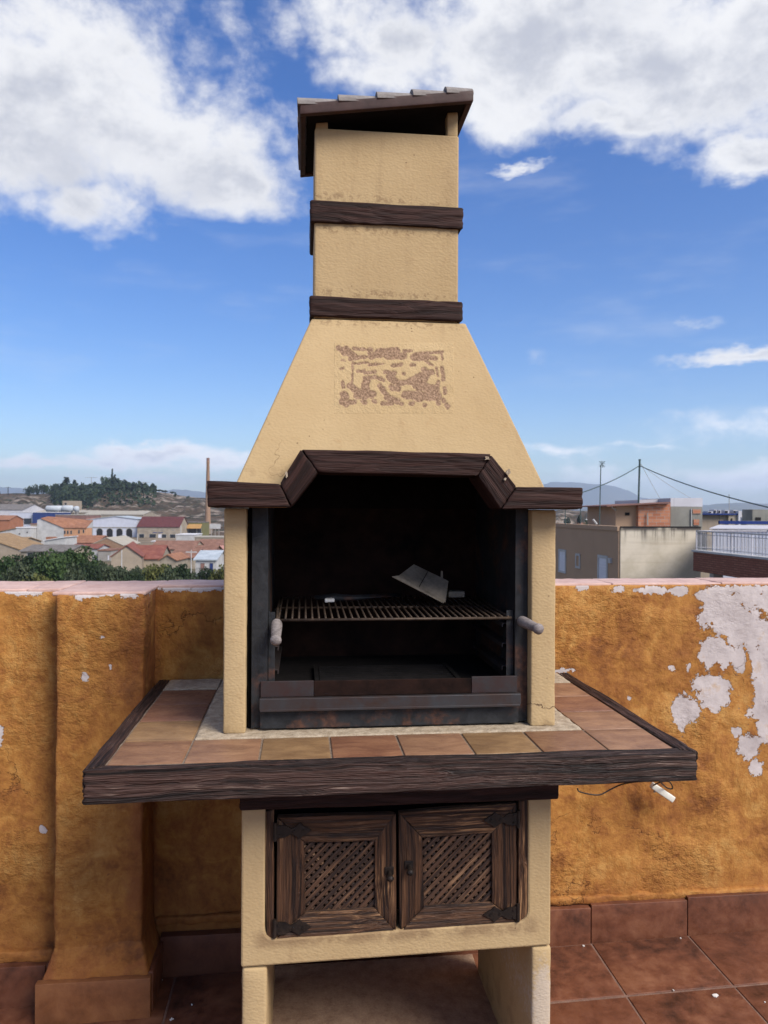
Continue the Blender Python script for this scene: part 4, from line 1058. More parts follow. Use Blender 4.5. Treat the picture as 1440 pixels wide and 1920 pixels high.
Wm['shutter'] = m_simple('white shutter', (.50, .50, .56), (.62, .62, .66), 3, .5, 0, stretch=(.1, .1, 6))
Wm['brick'] = m_brick('red hollow brick', (.33, .125, .07), (.46, .21, .12), (.30, .23, .19), .33, .14)
Wm['brickpink'] = m_brick('orange brick', (.24, .145, .09), (.30, .19, .125), (.27, .18, .125), .5, .2)
Wm['brownbrick'] = m_brick('dark brown brick', (.19, .070, .048), (.26, .11, .075), (.11, .055, .04), .25, .065)
def m_stained():
    m, t, bs, o = new_mat('cream render with dark runs')
    x, y, z = t.xyz(o)
    a = t.noise(o, .8, 6, .65); s = t.noise(t.vm('MULTIPLY', o, (1.9, 1.9, .10)), 1.6, 5, .7)
    c = t.mix(t.smooth(a, .35, .65), (.42, .37, .29), (.54, .48, .39))
    band = t.noise(t.vm('MULTIPLY', o, (.25, .25, 5)), 1.0, 2); c = t.mix(t.smooth(band, .5, .7, 0, .25), c, (.30, .24, .17))
    z = t.math('SUBTRACT', z, 10.5)
    top = t.math('MULTIPLY', t.smooth(z, .25, 1.0), t.smooth(s, .47, .62))
    c = t.mix(t.math('MULTIPLY', top, .9), c, (.05, .045, .04))
    c = t.mix(t.math('MULTIPLY', t.smooth(z, .82, .98), t.smooth(a, .35, .5)), c, (.07, .06, .055))
    finish(t, bs, c, .92, None, spec=.2); return m
Wm['stained'] = m_stained()

# building: local frame x along the front (0..w), y depth away (0..d), z up from the ground
def building(name, label, cat, px0, px1, ytop, D, depth, wall, roof='flat', roofm=None, rise=0, yaw=0, group=None, zb=None, over=.3, parapet=False, wins=(), side=None, anchor='left'):
    zb = GZ if zb is None else zb
    w = (px1 - px0) * D / 1440 / max(.3, cos(yaw))
    h = EYE.z - (ytop - hz0((px0 + px1) / 2)) * D / 1440 - zb
    p = atD(px0, 957.5, D)
    e = thing(name, (p.x, p.y, zb), label, cat, group, -YAW + yaw)
    if roof == 'gable':      # ridge runs along depth, gable faces the camera
        pts = [(0, 0), (w, 0), (w, h), (w / 2, h + rise), (0, h)]
    elif roof == 'monoL':    # high on the left
        pts = [(0, 0), (w, 0), (w, h), (0, h + rise)]
    elif roof == 'monoR':
        pts = [(0, 0), (w, 0), (w, h + rise), (0, h)]
    elif roof == 'ridge':    # ridge runs across, roof plane faces the camera
        pts = None
    else: pts = [(0, 0), (w, 0), (w, h), (0, h)]
    if pts is None:
        s = MB(); side_ = [(0, 0), (depth, 0), (depth, h), (depth / 2, h + rise), (0, h)]
        s.add([(0, a, b) for a, b in side_] + [(w, a, b) for a, b in side_], [(0, 1, 2, 3, 4), (9, 8, 7, 6, 5)] + [(i, i + 5, (i + 1) % 5 + 5, (i + 1) % 5) for i in range(5)])
    else: s = MB().prism(pts, 0, depth)
    s.build('wall', Wm[wall], e, world=False)
    rm = Rm.get(roofm) if roofm else None
    if rm:
        s = MB(); th = .18; o_ = over
        def slab2(a, b, ya, yb):
            (xa, za), (xb, zb2) = a, b
            s.add([(xa, ya, za), (xb, ya, zb2), (xb, yb, zb2), (xa, yb, za), (xa, ya, za + th), (xb, ya, zb2 + th), (xb, yb, zb2 + th), (xa, yb, za + th)], [(3, 2, 1, 0), (4, 5, 6, 7), (0, 1, 5, 4), (1, 2, 6, 5), (2, 3, 7, 6), (3, 0, 4, 7)])
        if roof == 'gable':
            k = rise / (w / 2)
            slab2((-o_, h - k * o_ + .02), (w / 2, h + rise + .02), -o_, depth + o_); slab2((w / 2, h + rise + .02), (w + o_, h - k * o_ + .02), -o_, depth + o_)
        elif roof == 'monoL': k = rise / w; slab2((-o_, h + rise + k * o_ + .02), (w + o_, h - k * o_ + .02), -o_, depth + o_)
        elif roof == 'monoR': k = rise / w; slab2((-o_, h - k * o_ + .02), (w + o_, h + rise + k * o_ + .02), -o_, depth + o_)
        elif roof == 'ridge':
            k = rise / (depth / 2)
            for (ya, za, yb, zb2) in ((-o_, h - k * o_ + .02, depth / 2, h + rise + .02), (depth / 2, h + rise + .02, depth + o_, h - k * o_ + .02)):
                s.add([(-o_, ya, za), (w + o_, ya, za), (w + o_, yb, zb2), (-o_, yb, zb2), (-o_, ya, za + th), (w + o_, ya, za + th), (w + o_, yb, zb2 + th), (-o_, yb, zb2 + th)], [(3, 2, 1, 0), (4, 5, 6, 7), (0, 1, 5, 4), (1, 2, 6, 5), (2, 3, 7, 6), (3, 0, 4, 7)])
        else: s.box(-.15, w + .15, -.15, depth + .15, h + .003, h + .25)
        s.build('roof', rm, e, world=False)
    # windows: (px centre, py top, py bottom, width px, kind)
    for wd in wins:
        cx, ya, yb, wp, kind = wd
        sc = D / 1440 / max(.3, cos(yaw))
        xc = (cx - px0) * sc; ww = wp * sc / 2
        za = EYE.z - (ya - hz0((px0 + px1) / 2)) * D / 1440 - zb; zc = EYE.z - (yb - hz0((px0 + px1) / 2)) * D / 1440 - zb
        win(e, xc - ww, xc + ww, zc, za, kind)
    return e, w, h
def win(e, x0, x1, z0, z1, kind='glass', fm='white', M4=None, y=0.0):
    f = .08 if x1 - x0 < 3 else .12
    if x1 - x0 < .75: fm = 'grey'; f = .04
    s = MB()
    for (a, b, c, d) in ((x0 - f, x0, z0 - f, z1 + f), (x1, x1 + f, z0 - f, z1 + f), (x0, x1, z1, z1 + f), (x0, x1, z0 - f, z0)): s.box(a, b, y - .08, y - .003, c, d, M4)
    fr = s.build('window', Wm[fm], e, world=False)
    s = MB().box(x0 + .002, x1 - .002, y - .035, y - .004, z0 + .002, z1 - .002, M4); s.build('pane', Wm[kind], fr, world=False)

B2 = building
G = 'low buildings of the town on the left'
B2('warehouse', 'long grey-roofed warehouse at the far left below the brown field', 'warehouse', -60, 42, 956, 430, 30, 'ltgrey', 'ridge', 'grey', 3.2)
B2('storage_building', 'long low beige roof stretching behind the blue shop and the brown hall', 'warehouse', 52, 168, 961, 445, 25, 'cream', 'ridge', 'cream', 1.2)
B2('shop_building', 'white fronted shop with dark openings left of the deep blue shop', 'shop', 18, 61, 961, 400, 20, 'paleblue', 'flat', 'white', wins=[(30, 973, 990, 12, 'glass'), (52, 972, 983, 14, 'glass')])
B2('shop_building', 'deep blue shop front beside the white fronted shop', 'shop', 61.5, 103, 961, 398, 20, 'blue', 'flat', 'white')
B2('long_hall', 'long brown brick hall between the blue shop and the white arcade', 'hall', 104, 162, 966, 390, 20, 'brown', 'flat', 'cream')
B2('long_hall', 'wide pale roofed hall behind the white arcade', 'hall', 158, 268, 965, 425, 30, 'cream', 'ridge', 'cream', 2.0)
B2('tall_house', 'narrow white building with one small window between brown hall and arcade', 'house', 162, 174.5, 973, 350, 15, 'white', 'flat', 'pink', wins=[(167, 977, 982, 4, 'glass')])
# arcade: pale front with four arches; near-black panels stand in for their shade
e, w, h = B2('arcade_building', 'pale blue and white building with four dark arches and a flat gable', 'building', 174.5, 257, 973.5, 335, 18, 'paleblue', 'gable', 'slate', 1.2)
sc = 335 / 1440
for cx in (187, 206, 224.3, 242.5):
    xc = (cx - 174.5) * sc; r_ = 5.6 * sc; z1 = EYE.z - (991 - 955.0) * sc - GZ; z0 = EYE.z - (1010 - 955.0) * sc - GZ
    pts = [(xc - r_, z0), (xc + r_, z0), (xc + r_, z1 - r_)] + [(xc + cos(a) * r_, z1 - r_ + sin(a) * r_) for a in [pi * k / 10 for k in range(1, 10)]] + [(xc - r_, z1 - r_)]
    s = MB().prism(pts, -.06, -.004); o = s.build('arch', Wm['dark'], e, world=False)
    pts2 = [(xc + cos(a) * (r_ + k), z1 - r_ + sin(a) * (r_ + k)) for k, rg in ((.35, range(0, 11)), (0.01, range(10, -1, -1))) for a in [pi * q / 10 for q in rg]]
    s = MB(); nn_ = 11
    s.add([(x, -.12, z) for x, z in pts2] + [(x, -.003, z) for x, z in pts2], [(i, i + 1, 20 - i, 21 - i) for i in range(10)] + [(i + 22, i + 23, 42 - i, 43 - i) for i in range(10)] + [(i, i + 1, i + 23, i + 22) for i in range(21)])
    s.build('arch_trim', Wm['white'], e, world=False)
s = MB().box(-.1, w + .1, -.18, -.003, EYE.z - (990 - 955.0) * sc - GZ, EYE.z - (989.3 - 955.0) * sc - GZ + .25); s.build('cornice', Wm['grey'], e, world=False)
e, w, h = B2('shop_building', 'cream shop with a wide dark red roof band and dark windows right of the arcade', 'shop', 257.5, 336, 988, 330, 16, 'cream', 'ridge', 'maroon', 4.2, wins=[(286.5, 1001.5, 1009.5, 12, 'glass'), (266, 1001.5, 1010, 9, 'glass'), (300, 1001.5, 1011, 6, 'shutter'), (308, 1002, 1009.5, 8, 'glass'), (324, 1002, 1009, 10, 'glass')])
sc = 330 / 1440; s = MB(); xx = 0
random.seed(11)
for k in range(11):
    if k == 5: continue
    x = (287 - 257.5 + k * 1.75) * sc; z = EYE.z - (999.2 - 955.0) * sc - GZ; s.box(x, x + .28, -.06, -.004, z, z + random.choice((.32, .42)))
s.build('sign_lettering', Wm['deepblue'], e, world=False)
for cx in (287, 304, 325):
    x = (cx - 257.5) * sc; z = EYE.z - (993.5 - 955.0) * sc - GZ; MB().box(x - .7, x + .7, -.05, -.004, z - .2, z + .2).build('vent', Wm['grey'], e, world=False)
e, w, h = B2('awning_shed', 'olive fronted shed with dark bays left of the brick smokestack', 'shed', 339, 379, 980, 345, 14, 'olive', 'flat', 'grey', wins=[(346, 990, 1001, 10, 'glass'), (361, 989, 1001, 14, 'glass'), (374, 990, 1001, 7, 'glass')])
s = MB(); P0 = (0, -3, h * .55)
s.add([(0, -.01, h * .9), (w, -.01, h * .9), (w, -2.5, h * .62), (0, -2.5, h * .62), (0, -.01, h * .86), (w, -.01, h * .86), (w, -2.5, h * .58), (0, -2.5, h * .58)], [(0, 1, 2, 3), (7, 6, 5, 4), (0, 3, 7, 4), (1, 5, 6, 2), (3, 2, 6, 7)]); s.build('awning', Wm['ochre'], e, world=False)
# smokestack
Dk = 372; p = atD(389.6, 957.5, Dk); k = Dk / 1440
st_ = thing('smokestack', (p.x, p.y, GZ), 'tall tapering brick smokestack rising above the mantel at its left end', 'smokestack')
Htop = EYE.z + (955.8 - 859) * k - GZ
ring_pts = []; prof_ = [(0, 6.2), (.08, 6.0), (.3, 5.0), (.6, 3.9), (.93, 2.8), (.935, 3.1), (.96, 3.1), (.965, 2.8), (1, 2.7)]
s = MB().tube([(0, 0, Htop * a) for a, b in prof_], [b * k for a, b in prof_], 20); s.build('stack', Wm['brickpink'], st_, True, world=False)
s = MB().tube([(0, 0, Htop * .97), (0, 0, Htop * 1.002)], [2.95 * k] * 2, 20); s.build('stack_rim', Wm['brown'], st_, world=False)
s = MB().box(-8 * k, 8 * k, -8 * k, 8 * k, 0, 5); s.build('stack_base', Wm['beige'], st_, world=False)
# billboard
p = atD(403.5, 957.5, 330); k = 330 / 1440
bb = thing('billboard', (p.x, p.y, GZ), 'white billboard on posts just right of the brick smokestack', 'billboard', rz=-YAW)
z1 = EYE.z - (981.5 - 955.0) * k - GZ; z0 = EYE.z - (990.5 - 955.0) * k - GZ
MB().box(-10 * k, 10 * k, -.15, .15, z0, z1).build('board', Wm['white'], bb, world=False)
for x in (-7, 0, 7): MB().box(x * k - .12, x * k + .12, .16, .4, 0, z1 - .2).build('post', Wm['grey'], bb, world=False)
# nearer streets
e, w, h = B2('mono_pitch_house', 'large white and orange building with five small dark windows in its orange side', 'building', 120, 161, 990.5, 232, 5, 'orange', 'flat', None, 0, 0, wins=[(121.8, 995, 1001, 2.6, 'glass'), (127.5, 995, 1001, 2.6, 'glass'), (133.7, 995, 1001, 2.6, 'glass'), (148.5, 994, 1000, 2.6, 'glass'), (157, 993, 999, 2.4, 'glass')])
k = 232 / 1440; wl_ = (120 - 69.5) * k; z_hi = EYE.z - (973.5 - 955.0) * k - GZ
s = MB(); s.prism([(-wl_, 0), (-.01, 0), (-.01, h), (-wl_ * .85, z_hi), (-wl_, z_hi - .4)], .05, 5); s.build('white_gable', Wm['white'], e, world=False)
s = MB(); s.add([(-wl_ * .85, -.2, z_hi + .02), (-.0, -.2, h + .02), (w + .3, -.3, h + .05), (w + .3, 5, h + 2.2), (-wl_ * .85, 5, z_hi + .5), (-wl_ * .85, -.2, z_hi + .2), (0, -.2, h + .2), (w + .3, -.3, h + .25), (w + .3, 5, h + 2.4), (-wl_ * .85, 5, z_hi + .7)], [(4, 3, 2, 1, 0), (5, 6, 7, 8, 9), (0, 1, 6, 5), (1, 2, 7, 6), (2, 3, 8, 7), (3, 4, 9, 8), (4, 0, 5, 9)]); s.build('roof', Rm['orange'], e, world=False)
B2('rooftop_block', 'thin white block rising behind the orange roof of the white and orange building', 'building', 80, 117, 973.5, 262, 4, 'white')
B2('cube_house', 'small white cube house with two tiny windows left of the white and orange building', 'house', 31, 57, 990, 228, 10, 'white', 'flat', 'white', wins=[(37, 1000, 1002, 2.5, 'glass'), (51.5, 997, 999, 2.2, 'glass'), (49, 1014, 1017.5, 5, 'glass')])
B2('plain_house', 'narrow grey brown block wedged between the cube house and the white gable', 'house', 57.5, 69, 983, 236, 10, 'beige', 'flat', 'brown')
B2('small_house', 'terracotta house with orange roof at the left border', 'house', -14, 17, 975, 300, 12, 'terracotta', 'ridge', 'orange', 1.6)
B2('small_house', 'pale low house with a white wall under the terracotta house', 'house', -14, 31, 1000, 245, 10, 'white', 'monoR', 'ochre', 1.6)
B2('small_house', 'low house with ochre tiled roof below the small cube house', 'house', 4, 33, 1019, 205, 14, 'cream', 'ridge', 'ochre', 1.3)
B2('gable_wall_house', 'plain beige gable wall with tiled verge at lower left', 'house', -40, 38, 1031, 165, 14, 'beige', 'monoL', 'ochre', 3.0, over=.2)
B2('low_shed', 'low house with dull grey roof and dark opening behind the left trees', 'house', 39, 130, 1034.5, 155, 12, 'cream', 'ridge', 'grey', 1.0, wins=[(57, 1037, 1046, 10, 'glass')])
e, w, h = B2('small_house', 'small white house with brown roof patch in front of the white gable', 'house', 84, 122, 1014, 205, 8, 'white', 'monoR', 'white', .9)
MB().box(.1, 2.0, .5, 3, h + .2, h + 1.0).build('roof_block', Rm['orange'], e, world=False)
B2('small_house', 'brown tiled house between the orange building and the brick gable', 'house', 124, 180, 1018, 222, 14, 'brown', 'ridge', 'orange', 1.8)
B2('garden_wall_house', 'long white wall under brown tiles behind the left trees', 'house', 131, 183, 1029, 182, 8, 'white', 'ridge', 'red', .8)
B2('brick_gable_house', 'house with pale edged orange brick gable in the middle of the town', 'house', 169, 231, 1023, 195, 14, 'brickpink', 'gable', 'cream', 1.9, over=.1)
B2('small_house', 'grey plaster house with a pale door below the brick gable', 'house', 184, 208, 1033, 180, 9, 'grey', 'flat', 'brown', wins=[(204, 1041, 1050, 3, 'shutter')])
e, w, h = B2('red_roof_house', 'beige house with the largest bright red tiled roof in the middle of the town', 'house', 209, 262, 1044, 150, 18, 'beige', 'gable', 'red', 2.1, .25)
B2('red_roof_house', 'house with long red tiled roof right of the largest red roof', 'house', 246, 300, 1048, 158, 12, 'cream', 'ridge', 'red', 2.4, .1)
B2('row_house', 'long brownish red roof below the cream shop', 'house', 281, 362, 1030, 205, 14, 'beige', 'ridge', 'brown', 1.9)
B2('row_house', 'lower red brown roof over cream walls above the yellow green tree', 'house', 318, 364, 1046, 158, 12, 'cream', 'ridge', 'brown', 1.4)
B2('small_house', 'cream house with low gable left of the lower red brown roof', 'house', 300, 330, 1050, 145, 9, 'cream', 'gable', 'orange', .9)
B2('yard_wall', 'long white yard wall and pale roof in front of the cream shop', 'wall', 284, 338, 1015.5, 285, 5, 'white', 'flat', 'white')
B2('white_building', 'low white building right of the cream shop', 'building', 330, 364, 1003, 270, 12, 'white', 'flat', 'white')
B2('carport', 'cream building with thin pale flat roof near the left hearth wall', 'building', 365, 440, 1008, 255, 12, 'cream', 'flat', 'cream')
B2('row_house', 'red brick house with brown roof below the cream flat roofed building', 'house', 369, 440, 1023, 225, 12, 'terracotta', 'ridge', 'brown', 1.5)
B2('row_house', 'pinkish roofed house close to the left hearth wall', 'house', 385, 445, 1033, 190, 12, 'brown', 'ridge', 'pink', .9)
B2('row_house', 'dark red brown roof between the row house and the balcony house', 'house', 361, 398, 1040, 165, 12, 'brown', 'ridge', 'brown', 1.6)
MBb = thing('blue_awning', (*colr(410, 150), GZ), 'blue awning with white edge beside the left hearth wall', 'awning', rz=-YAW)
k = 150 / 1440; zt = EYE.z - (1031 - 955.0) * k - GZ
MB().box(-11 * k, 11 * k, -1.2, 1.2, zt - .9, zt - .25).build('valance', Wm['blue'], MBb, world=False); MB().box(-11 * k, 11 * k, -1.3, 1.3, zt - .24, zt).build('canopy', Wm['white'], MBb, world=False)
for x in (-10 * k, 10 * k): MB().box(x - .06, x + .06, -.06, .06, 0, zt - .91).build('post', Wm['grey'], MBb, world=False)
# balcony house
e, w, h = B2('balcony_house', 'white house with pale slate roof, balcony with flowers and a blue window', 'house', 367, 405, 1050, 120, 9, 'white', 'ridge', 'slate', 1.1, wins=[(380.5, 1056, 1069, 7, 'brown'), (397, 1056, 1068, 6, 'blue')])
k = 120 / 1440
zb_ = EYE.z - (1073 - 955.0) * k - GZ; xa, xb = (371 - 367) * k, (398 - 367) * k
MB().box(xa, xb, -.9, -.004, zb_ - .12, zb_).build('balcony_slab', Wm['white'], e, world=False)
bal = MB()
for q in range(16): x = lerp(xa, xb, q / 15); bal.box(x - .012, x + .012, -.89, -.86, zb_ + .001, zb_ + .75)
bal.box(xa, xb, -.9, -.85, zb_ + .75, zb_ + .79); o = bal.build('balcony_railing', Wm['dark'], e, world=False); o['kind'] = 'stuff'

# car, tanks, ruin, poles, pylons
def car(px, D_, label):
    x, y = colr(px, D_); c = thing('parked_car', (x, y, GZ), label, 'car', rz=-YAW + .05)
    pts = [(-2.1, .3), (2.1, .3), (2.15, .75), (1.3, .9), (.7, 1.4), (-1.0, 1.42), (-1.7, .95), (-2.15, .85)]
    MB().prism(pts, -.85, .85).build('body', Wm['white'], c, bevel=.08, world=False)
    MB().prism([(.62, .93), (1.16, .93), (.62, 1.32), (-.95, 1.34), (-1.45, .95)], -.87, -.852).build('side_window', Wm['glass'], c, world=False)
    for a in (-1.35, 1.35):
        for b in (-.8, .8): MB().tube([(a, b - .1, .32), (a, b + .1, .32)], .32, 14).build('wheel', Wm['dark'], c, world=False)
car(232.5, 318, 'white parked car in front of the arcade')
for px, lb in ((102, 'leftmost of three pale metal storage tanks below the dark trees'), (127, 'middle of three pale metal storage tanks, behind the blue shop'), (143.5, 'smallest and rightmost of three pale metal storage tanks')):
    x, y = colr(px, 440); zb_ = EYE.z - (960 - 954.4) * 440 / 1440
    tk = thing('storage_tank', (x, y, zb_), lb, 'tank', 'storage tanks at the foot of the hill'); r_ = {102: 1.8, 127: 1.9, 143.5: 1.7}[px]
    L2 = {102: 4.2, 127: 2.6, 143.5: .9}[px]
    MB().tube([(-L2 - .5, 0, r_), (-L2, 0, r_), (L2, 0, r_), (L2 + .5, 0, r_)], [r_ * .6, r_, r_, r_ * .6], 16).build('tank_shell', Wm['metal'], tk, True, world=False)
    for a in (-L2 * .6, L2 * .6): MB().box(a - .2, a + .2, -r_ * .8, r_ * .8, -6, .5).build('saddle', Wm['grey'], tk, world=False)
B2('ruin', 'ruined pinkish stone hut on the slope among dark trees', 'ruin', 117, 144, 939, 480, 8, 'beige', 'monoL', None, 0, zb=-6, wins=[(123, 943, 947, 4, 'dark')])
B2('hut', 'small pale house on the ridge right of the dark trees', 'house', 299, 313, 925, 605, 8, 'grey', 'flat', 'grey', zb=8)
def pole(name, label, cat, px, D_, y0, y1, r, arms=0, zb=None, mt='grey'):
    x, y = colr(px, D_); zt = EYE.z - (y0 - hz0(px)) * D_ / 1440; zb = EYE.z - (y1 - hz0(px)) * D_ / 1440 if zb is None else zb
    e = thing(name, (x, y, zb), label, cat, rz=-YAW)
    MB().tube([(0, 0, 0), (0, 0, zt - zb)], [r, r * .7], 8).build('pole', Wm[mt], e, world=False)
    if arms: MB().box(-arms, arms, -.06, .06, zt - zb - .5, zt - zb - .3).build('crossarm', Wm[mt], e, world=False)
    return e, zt - zb
pole('street_lamp', 'tall white lamp post among the red roofs left of centre town', 'lamp post', 228.5, 120, 1031, 1100, .10, 0, GZ, 'white')
pole('street_lamp', 'short white lamp post beside the lower red brown roof', 'lamp post', 359, 140, 1031, 1060, .10, 1.0, GZ, 'white')
pole('street_lamp', 'white post left of the cream shop', 'lamp post', 258, 290, 1000, 1020, .16, 0, GZ, 'white')
pole('street_lamp', 'thin pole in front of the olive shed', 'lamp post', 339.5, 290, 985, 1003, .16, 0, GZ, 'white')
pole('pylon', 'small power pole on the brown field at far left', 'pylon', 15, 600, 913, 930, .35, 2.2, None, 'dark')
pole('pylon', 'thin T shaped pole above the dark trees', 'pylon', 171, 640, 894.5, 925, .30, 5.0, None, 'grey')
pole('pylon', 'thin T shaped pole at the right end of the dark trees', 'pylon', 268.5, 620, 903.5, 928, .30, 5.0, None, 'grey')

# ------------------------------------------------------------------ trees
leafs = [m_leaf('dark evergreen leaves', (.012, .022, .010), (.035, .055, .020)), m_leaf('mid green leaves', (.020, .040, .012), (.060, .095, .028)), m_leaf('yellow green leaves', (.045, .055, .015), (.125, .125, .035)), m_leaf('grey green leaves', (.028, .042, .022), (.070, .085, .045))]
bark = m_simple('bark', (.05, .035, .025), (.12, .085, .06), 3, .95, 0)
def crown_mesh(kind, mat, n, ls, seed):
    rnd = random.Random(seed); s = MB()
    lob = []
    if kind == 'round':
        for k in range(11): 
            a = rnd.uniform(0, 2 * pi); q = rnd.uniform(.15, .62); z = rnd.uniform(.30, .86); lob.append((cos(a) * q, sin(a) * q, z, rnd.uniform(.18, .34)))
        lob.append((0, 0, .6, .38))
    elif kind == 'cypress':
        for k in range(9): z = .08 + k * .105; lob.append((rnd.uniform(-.03, .03), rnd.uniform(-.03, .03), z, .15 * (1 - (z) ** 2.2) + .03))
    elif kind == 'umbrella':
        for k in range(10): a = rnd.uniform(0, 2 * pi); q = rnd.uniform(0, .75); lob.append((cos(a) * q, sin(a) * q, rnd.uniform(.72, .84), rnd.uniform(.14, .22)))
    elif kind == 'shrub':
        for k in range(9): a = rnd.uniform(0, 2 * pi); q = rnd.uniform(0, .7); lob.append((cos(a) * q, sin(a) * q, rnd.uniform(.2, .6), rnd.uniform(.2, .35)))
    for k in range(n):
        cx, cy_, cz, r_ = rnd.choice(lob)
        v = Vector((rnd.gauss(0, 1), rnd.gauss(0, 1), rnd.gauss(0, 1))).normalized() * r_ * rnd.uniform(.55, 1.08)
        if kind == 'umbrella': v.z *= .5
        p = Vector((cx, cy_, cz)) + v
        a = Vector((rnd.gauss(0, 1), rnd.gauss(0, 1), rnd.gauss(0, .7))).normalized(); b = a.cross(Vector((rnd.gauss(0, 1), rnd.gauss(0, 1), rnd.gauss(0, 1)))).normalized()
        q = ls * rnd.uniform(.6, 1.3)
        s.add([p - a * q - b * q * .6, p + a * q - b * q * .5, p + a * q * .7 + b * q * .7, p - a * q * .6 + b * q * .6], [(0, 1, 2, 3)])
    return s.mesh('crown', mat)
def trunk_mesh(kind, seed):
    rnd = random.Random(seed); s = MB()
    hgt = {'round': .45, 'cypress': .8, 'umbrella': .72, 'shrub': .25}[kind]; r_ = .035
    s.tube([(0, 0, -.3), (0, 0, 0), (rnd.uniform(-.02, .02), 0, hgt * .5), (rnd.uniform(-.03, .03), 0, hgt)], [r_, r_, r_ * .8, r_ * .5], 7)
    if kind != 'cypress':
        for k in range(5):
            a = rnd.uniform(0, 2 * pi); s.tube([(0, 0, hgt * .7), (cos(a) * .18, sin(a) * .18, hgt * 1.05), (cos(a) * .4, sin(a) * .4, hgt * 1.25)], [r_ * .5, r_ * .35, r_ * .12], 5)
    return s.mesh('trunk', bark)
lib = {}
def tree_mesh(kind, lf, var, fine):
    key = (kind, lf, var, fine)
    if key not in lib:
        n, ls = {0: (800, .06), 1: (5200, .040)}[fine]
        if kind == 'cypress': n //= 2; ls *= .7
        lib[key] = (crown_mesh(kind, leafs[lf], n, ls, hash((kind == 'round', lf, var)) % 999 + var * 7 + lf), trunk_mesh(kind, var))
    return lib[key]
def tree(kind, lf, var, px, D_, ytop, width_px, label, group, zbase=None, fine=0, name=None):
    x, y = colr(px, D_); zt = EYE.z - (ytop - hz0(px)) * D_ / 1440
    zb = GZ if zbase is None else zbase
    H = zt - zb; Wd = width_px * D_ / 1440 / 2
    cm, tm_ = tree_mesh(kind, lf, var, fine)
    e = thing(name or {'round': 'leafy_tree', 'cypress': 'cypress_tree', 'umbrella': 'pine_tree', 'shrub': 'bush'}[kind], (x, y, zb), label, 'bush' if kind == 'shrub' else 'tree', group, random.uniform(0, 6))
    rad = {'round': .85, 'cypress': .19, 'umbrella': .9, 'shrub': .95}[kind]; ht = {'round': 1.08, 'cypress': 1.0, 'umbrella': .98, 'shrub': .85}[kind]
    for me, nm in ((cm, 'crown'), (tm_, 'trunk')):
        o = bpy.data.objects.new(nm, me); col.objects.link(o); o.parent = e; o.scale = (Wd / rad, Wd / rad, H / ht)
random.seed(21)
TG = 'trees just beyond the parapet on the left'
for k_, (px, D_, yt, wp, lf, lb) in enumerate([
        (-15, 95, 1046, 60, 1, 'mid green tree cut by the left border of the photo'), (20, 84, 1058, 58, 3, 'grey green tree low at the left behind the parapet'), (58, 104, 1042, 60, 0, 'dark tree in front of the low grey roof'),
        (100, 92, 1037, 74, 1, 'big mid green tree, the widest crown on the left'), (62, 74, 1068, 66, 2, 'yellow green bushy tree low behind the parapet on the left'), (150, 100, 1036, 66, 1, 'tall mid green tree in front of the white garden wall'),
        (172, 88, 1050, 48, 0, 'dark green tree right of the tall mid green tree'), (135, 78, 1060, 60, 3, 'grey green tree in front of the tall mid green tree'), (210, 100, 1056, 48, 3, 'greyish tree left of the tall white lamp post'),
        (245, 86, 1072, 40, 0, 'small dark tree right of the tall white lamp post'), (282, 92, 1051, 50, 2, 'yellow green tree between the lamp post and the hearth'), (312, 100, 1056, 40, 2, 'second yellow green tree, just left of the dark one'), (346, 94, 1055, 46, 0, 'dark tree in front of the cream house and lower brown roof'),
        (372, 84, 1078, 34, 3, 'small tree below the balcony house'), (412, 92, 1053, 40, 2, 'yellow green tree touching the left hearth wall'), (262, 96, 1064, 36, 3, 'low grey green tree left of the yellow green one'), (330, 80, 1068, 44, 3, 'low grey green tree under the dark one near the hearth'), (390, 100, 1068, 30, 0, 'small dark tree right of the balcony house')]):
    tree('round', lf, k_ % 3, px, D_, yt - 2, wp * 1.6, lb, TG, None, 1)
HG = 'trees on the hill behind the town'
hill_trees = [('shrub', 0, 38, 925, 30), ('round', 0, 55, 909, 20), ('round', 0, 68, 908, 20), ('round', 0, 80, 906, 24), ('round', 1, 92, 909, 18), ('umbrella', 0, 104, 905, 14), ('round', 0, 112, 913, 22),
              ('cypress', 0, 124, 894, 22), ('cypress', 0, 119, 904, 24), ('round', 0, 131, 908, 18), ('cypress', 0, 139.5, 899, 14), ('round', 0, 148, 911, 22), ('round', 0, 160, 909, 24), ('cypress', 0, 177, 903, 10), ('round', 0, 176, 912, 20),
              ('round', 1, 196, 894, 20), ('round', 0, 206, 893, 20), ('cypress', 0, 210, 878, 7), ('cypress', 0, 215, 889, 9), ('round', 0, 218, 896, 24), ('round', 0, 232, 899, 24), ('round', 1, 247, 904, 22), ('round', 0, 260, 910, 18), ('round', 0, 238, 906, 26),
              ('cypress', 0, 280, 913, 12), ('umbrella', 0, 298, 917, 22), ('umbrella', 0, 310, 919, 18), ('umbrella', 0, 322, 921, 16), ('round', 0, 186, 905, 22), ('round', 0, 328, 924, 8), ('round', 3, 352, 929, 8), ('shrub', 2, 366, 933, 18), ('round', 0, -3, 920, 12)]
desc = {'shrub': 'low bush', 'round': 'rounded tree', 'cypress': 'pointed cypress', 'umbrella': 'flat topped pine'}
seen = {}
ordl = ['first', 'second', 'third', 'fourth', 'fifth', 'sixth', 'seventh', 'eighth', 'ninth', 'tenth', 'eleventh', 'twelfth', 'thirteenth', 'fourteenth', 'fifteenth', 'sixteenth', 'seventeenth', 'eighteenth', 'nineteenth', 'twentieth', 'twenty-first', 'twenty-second']
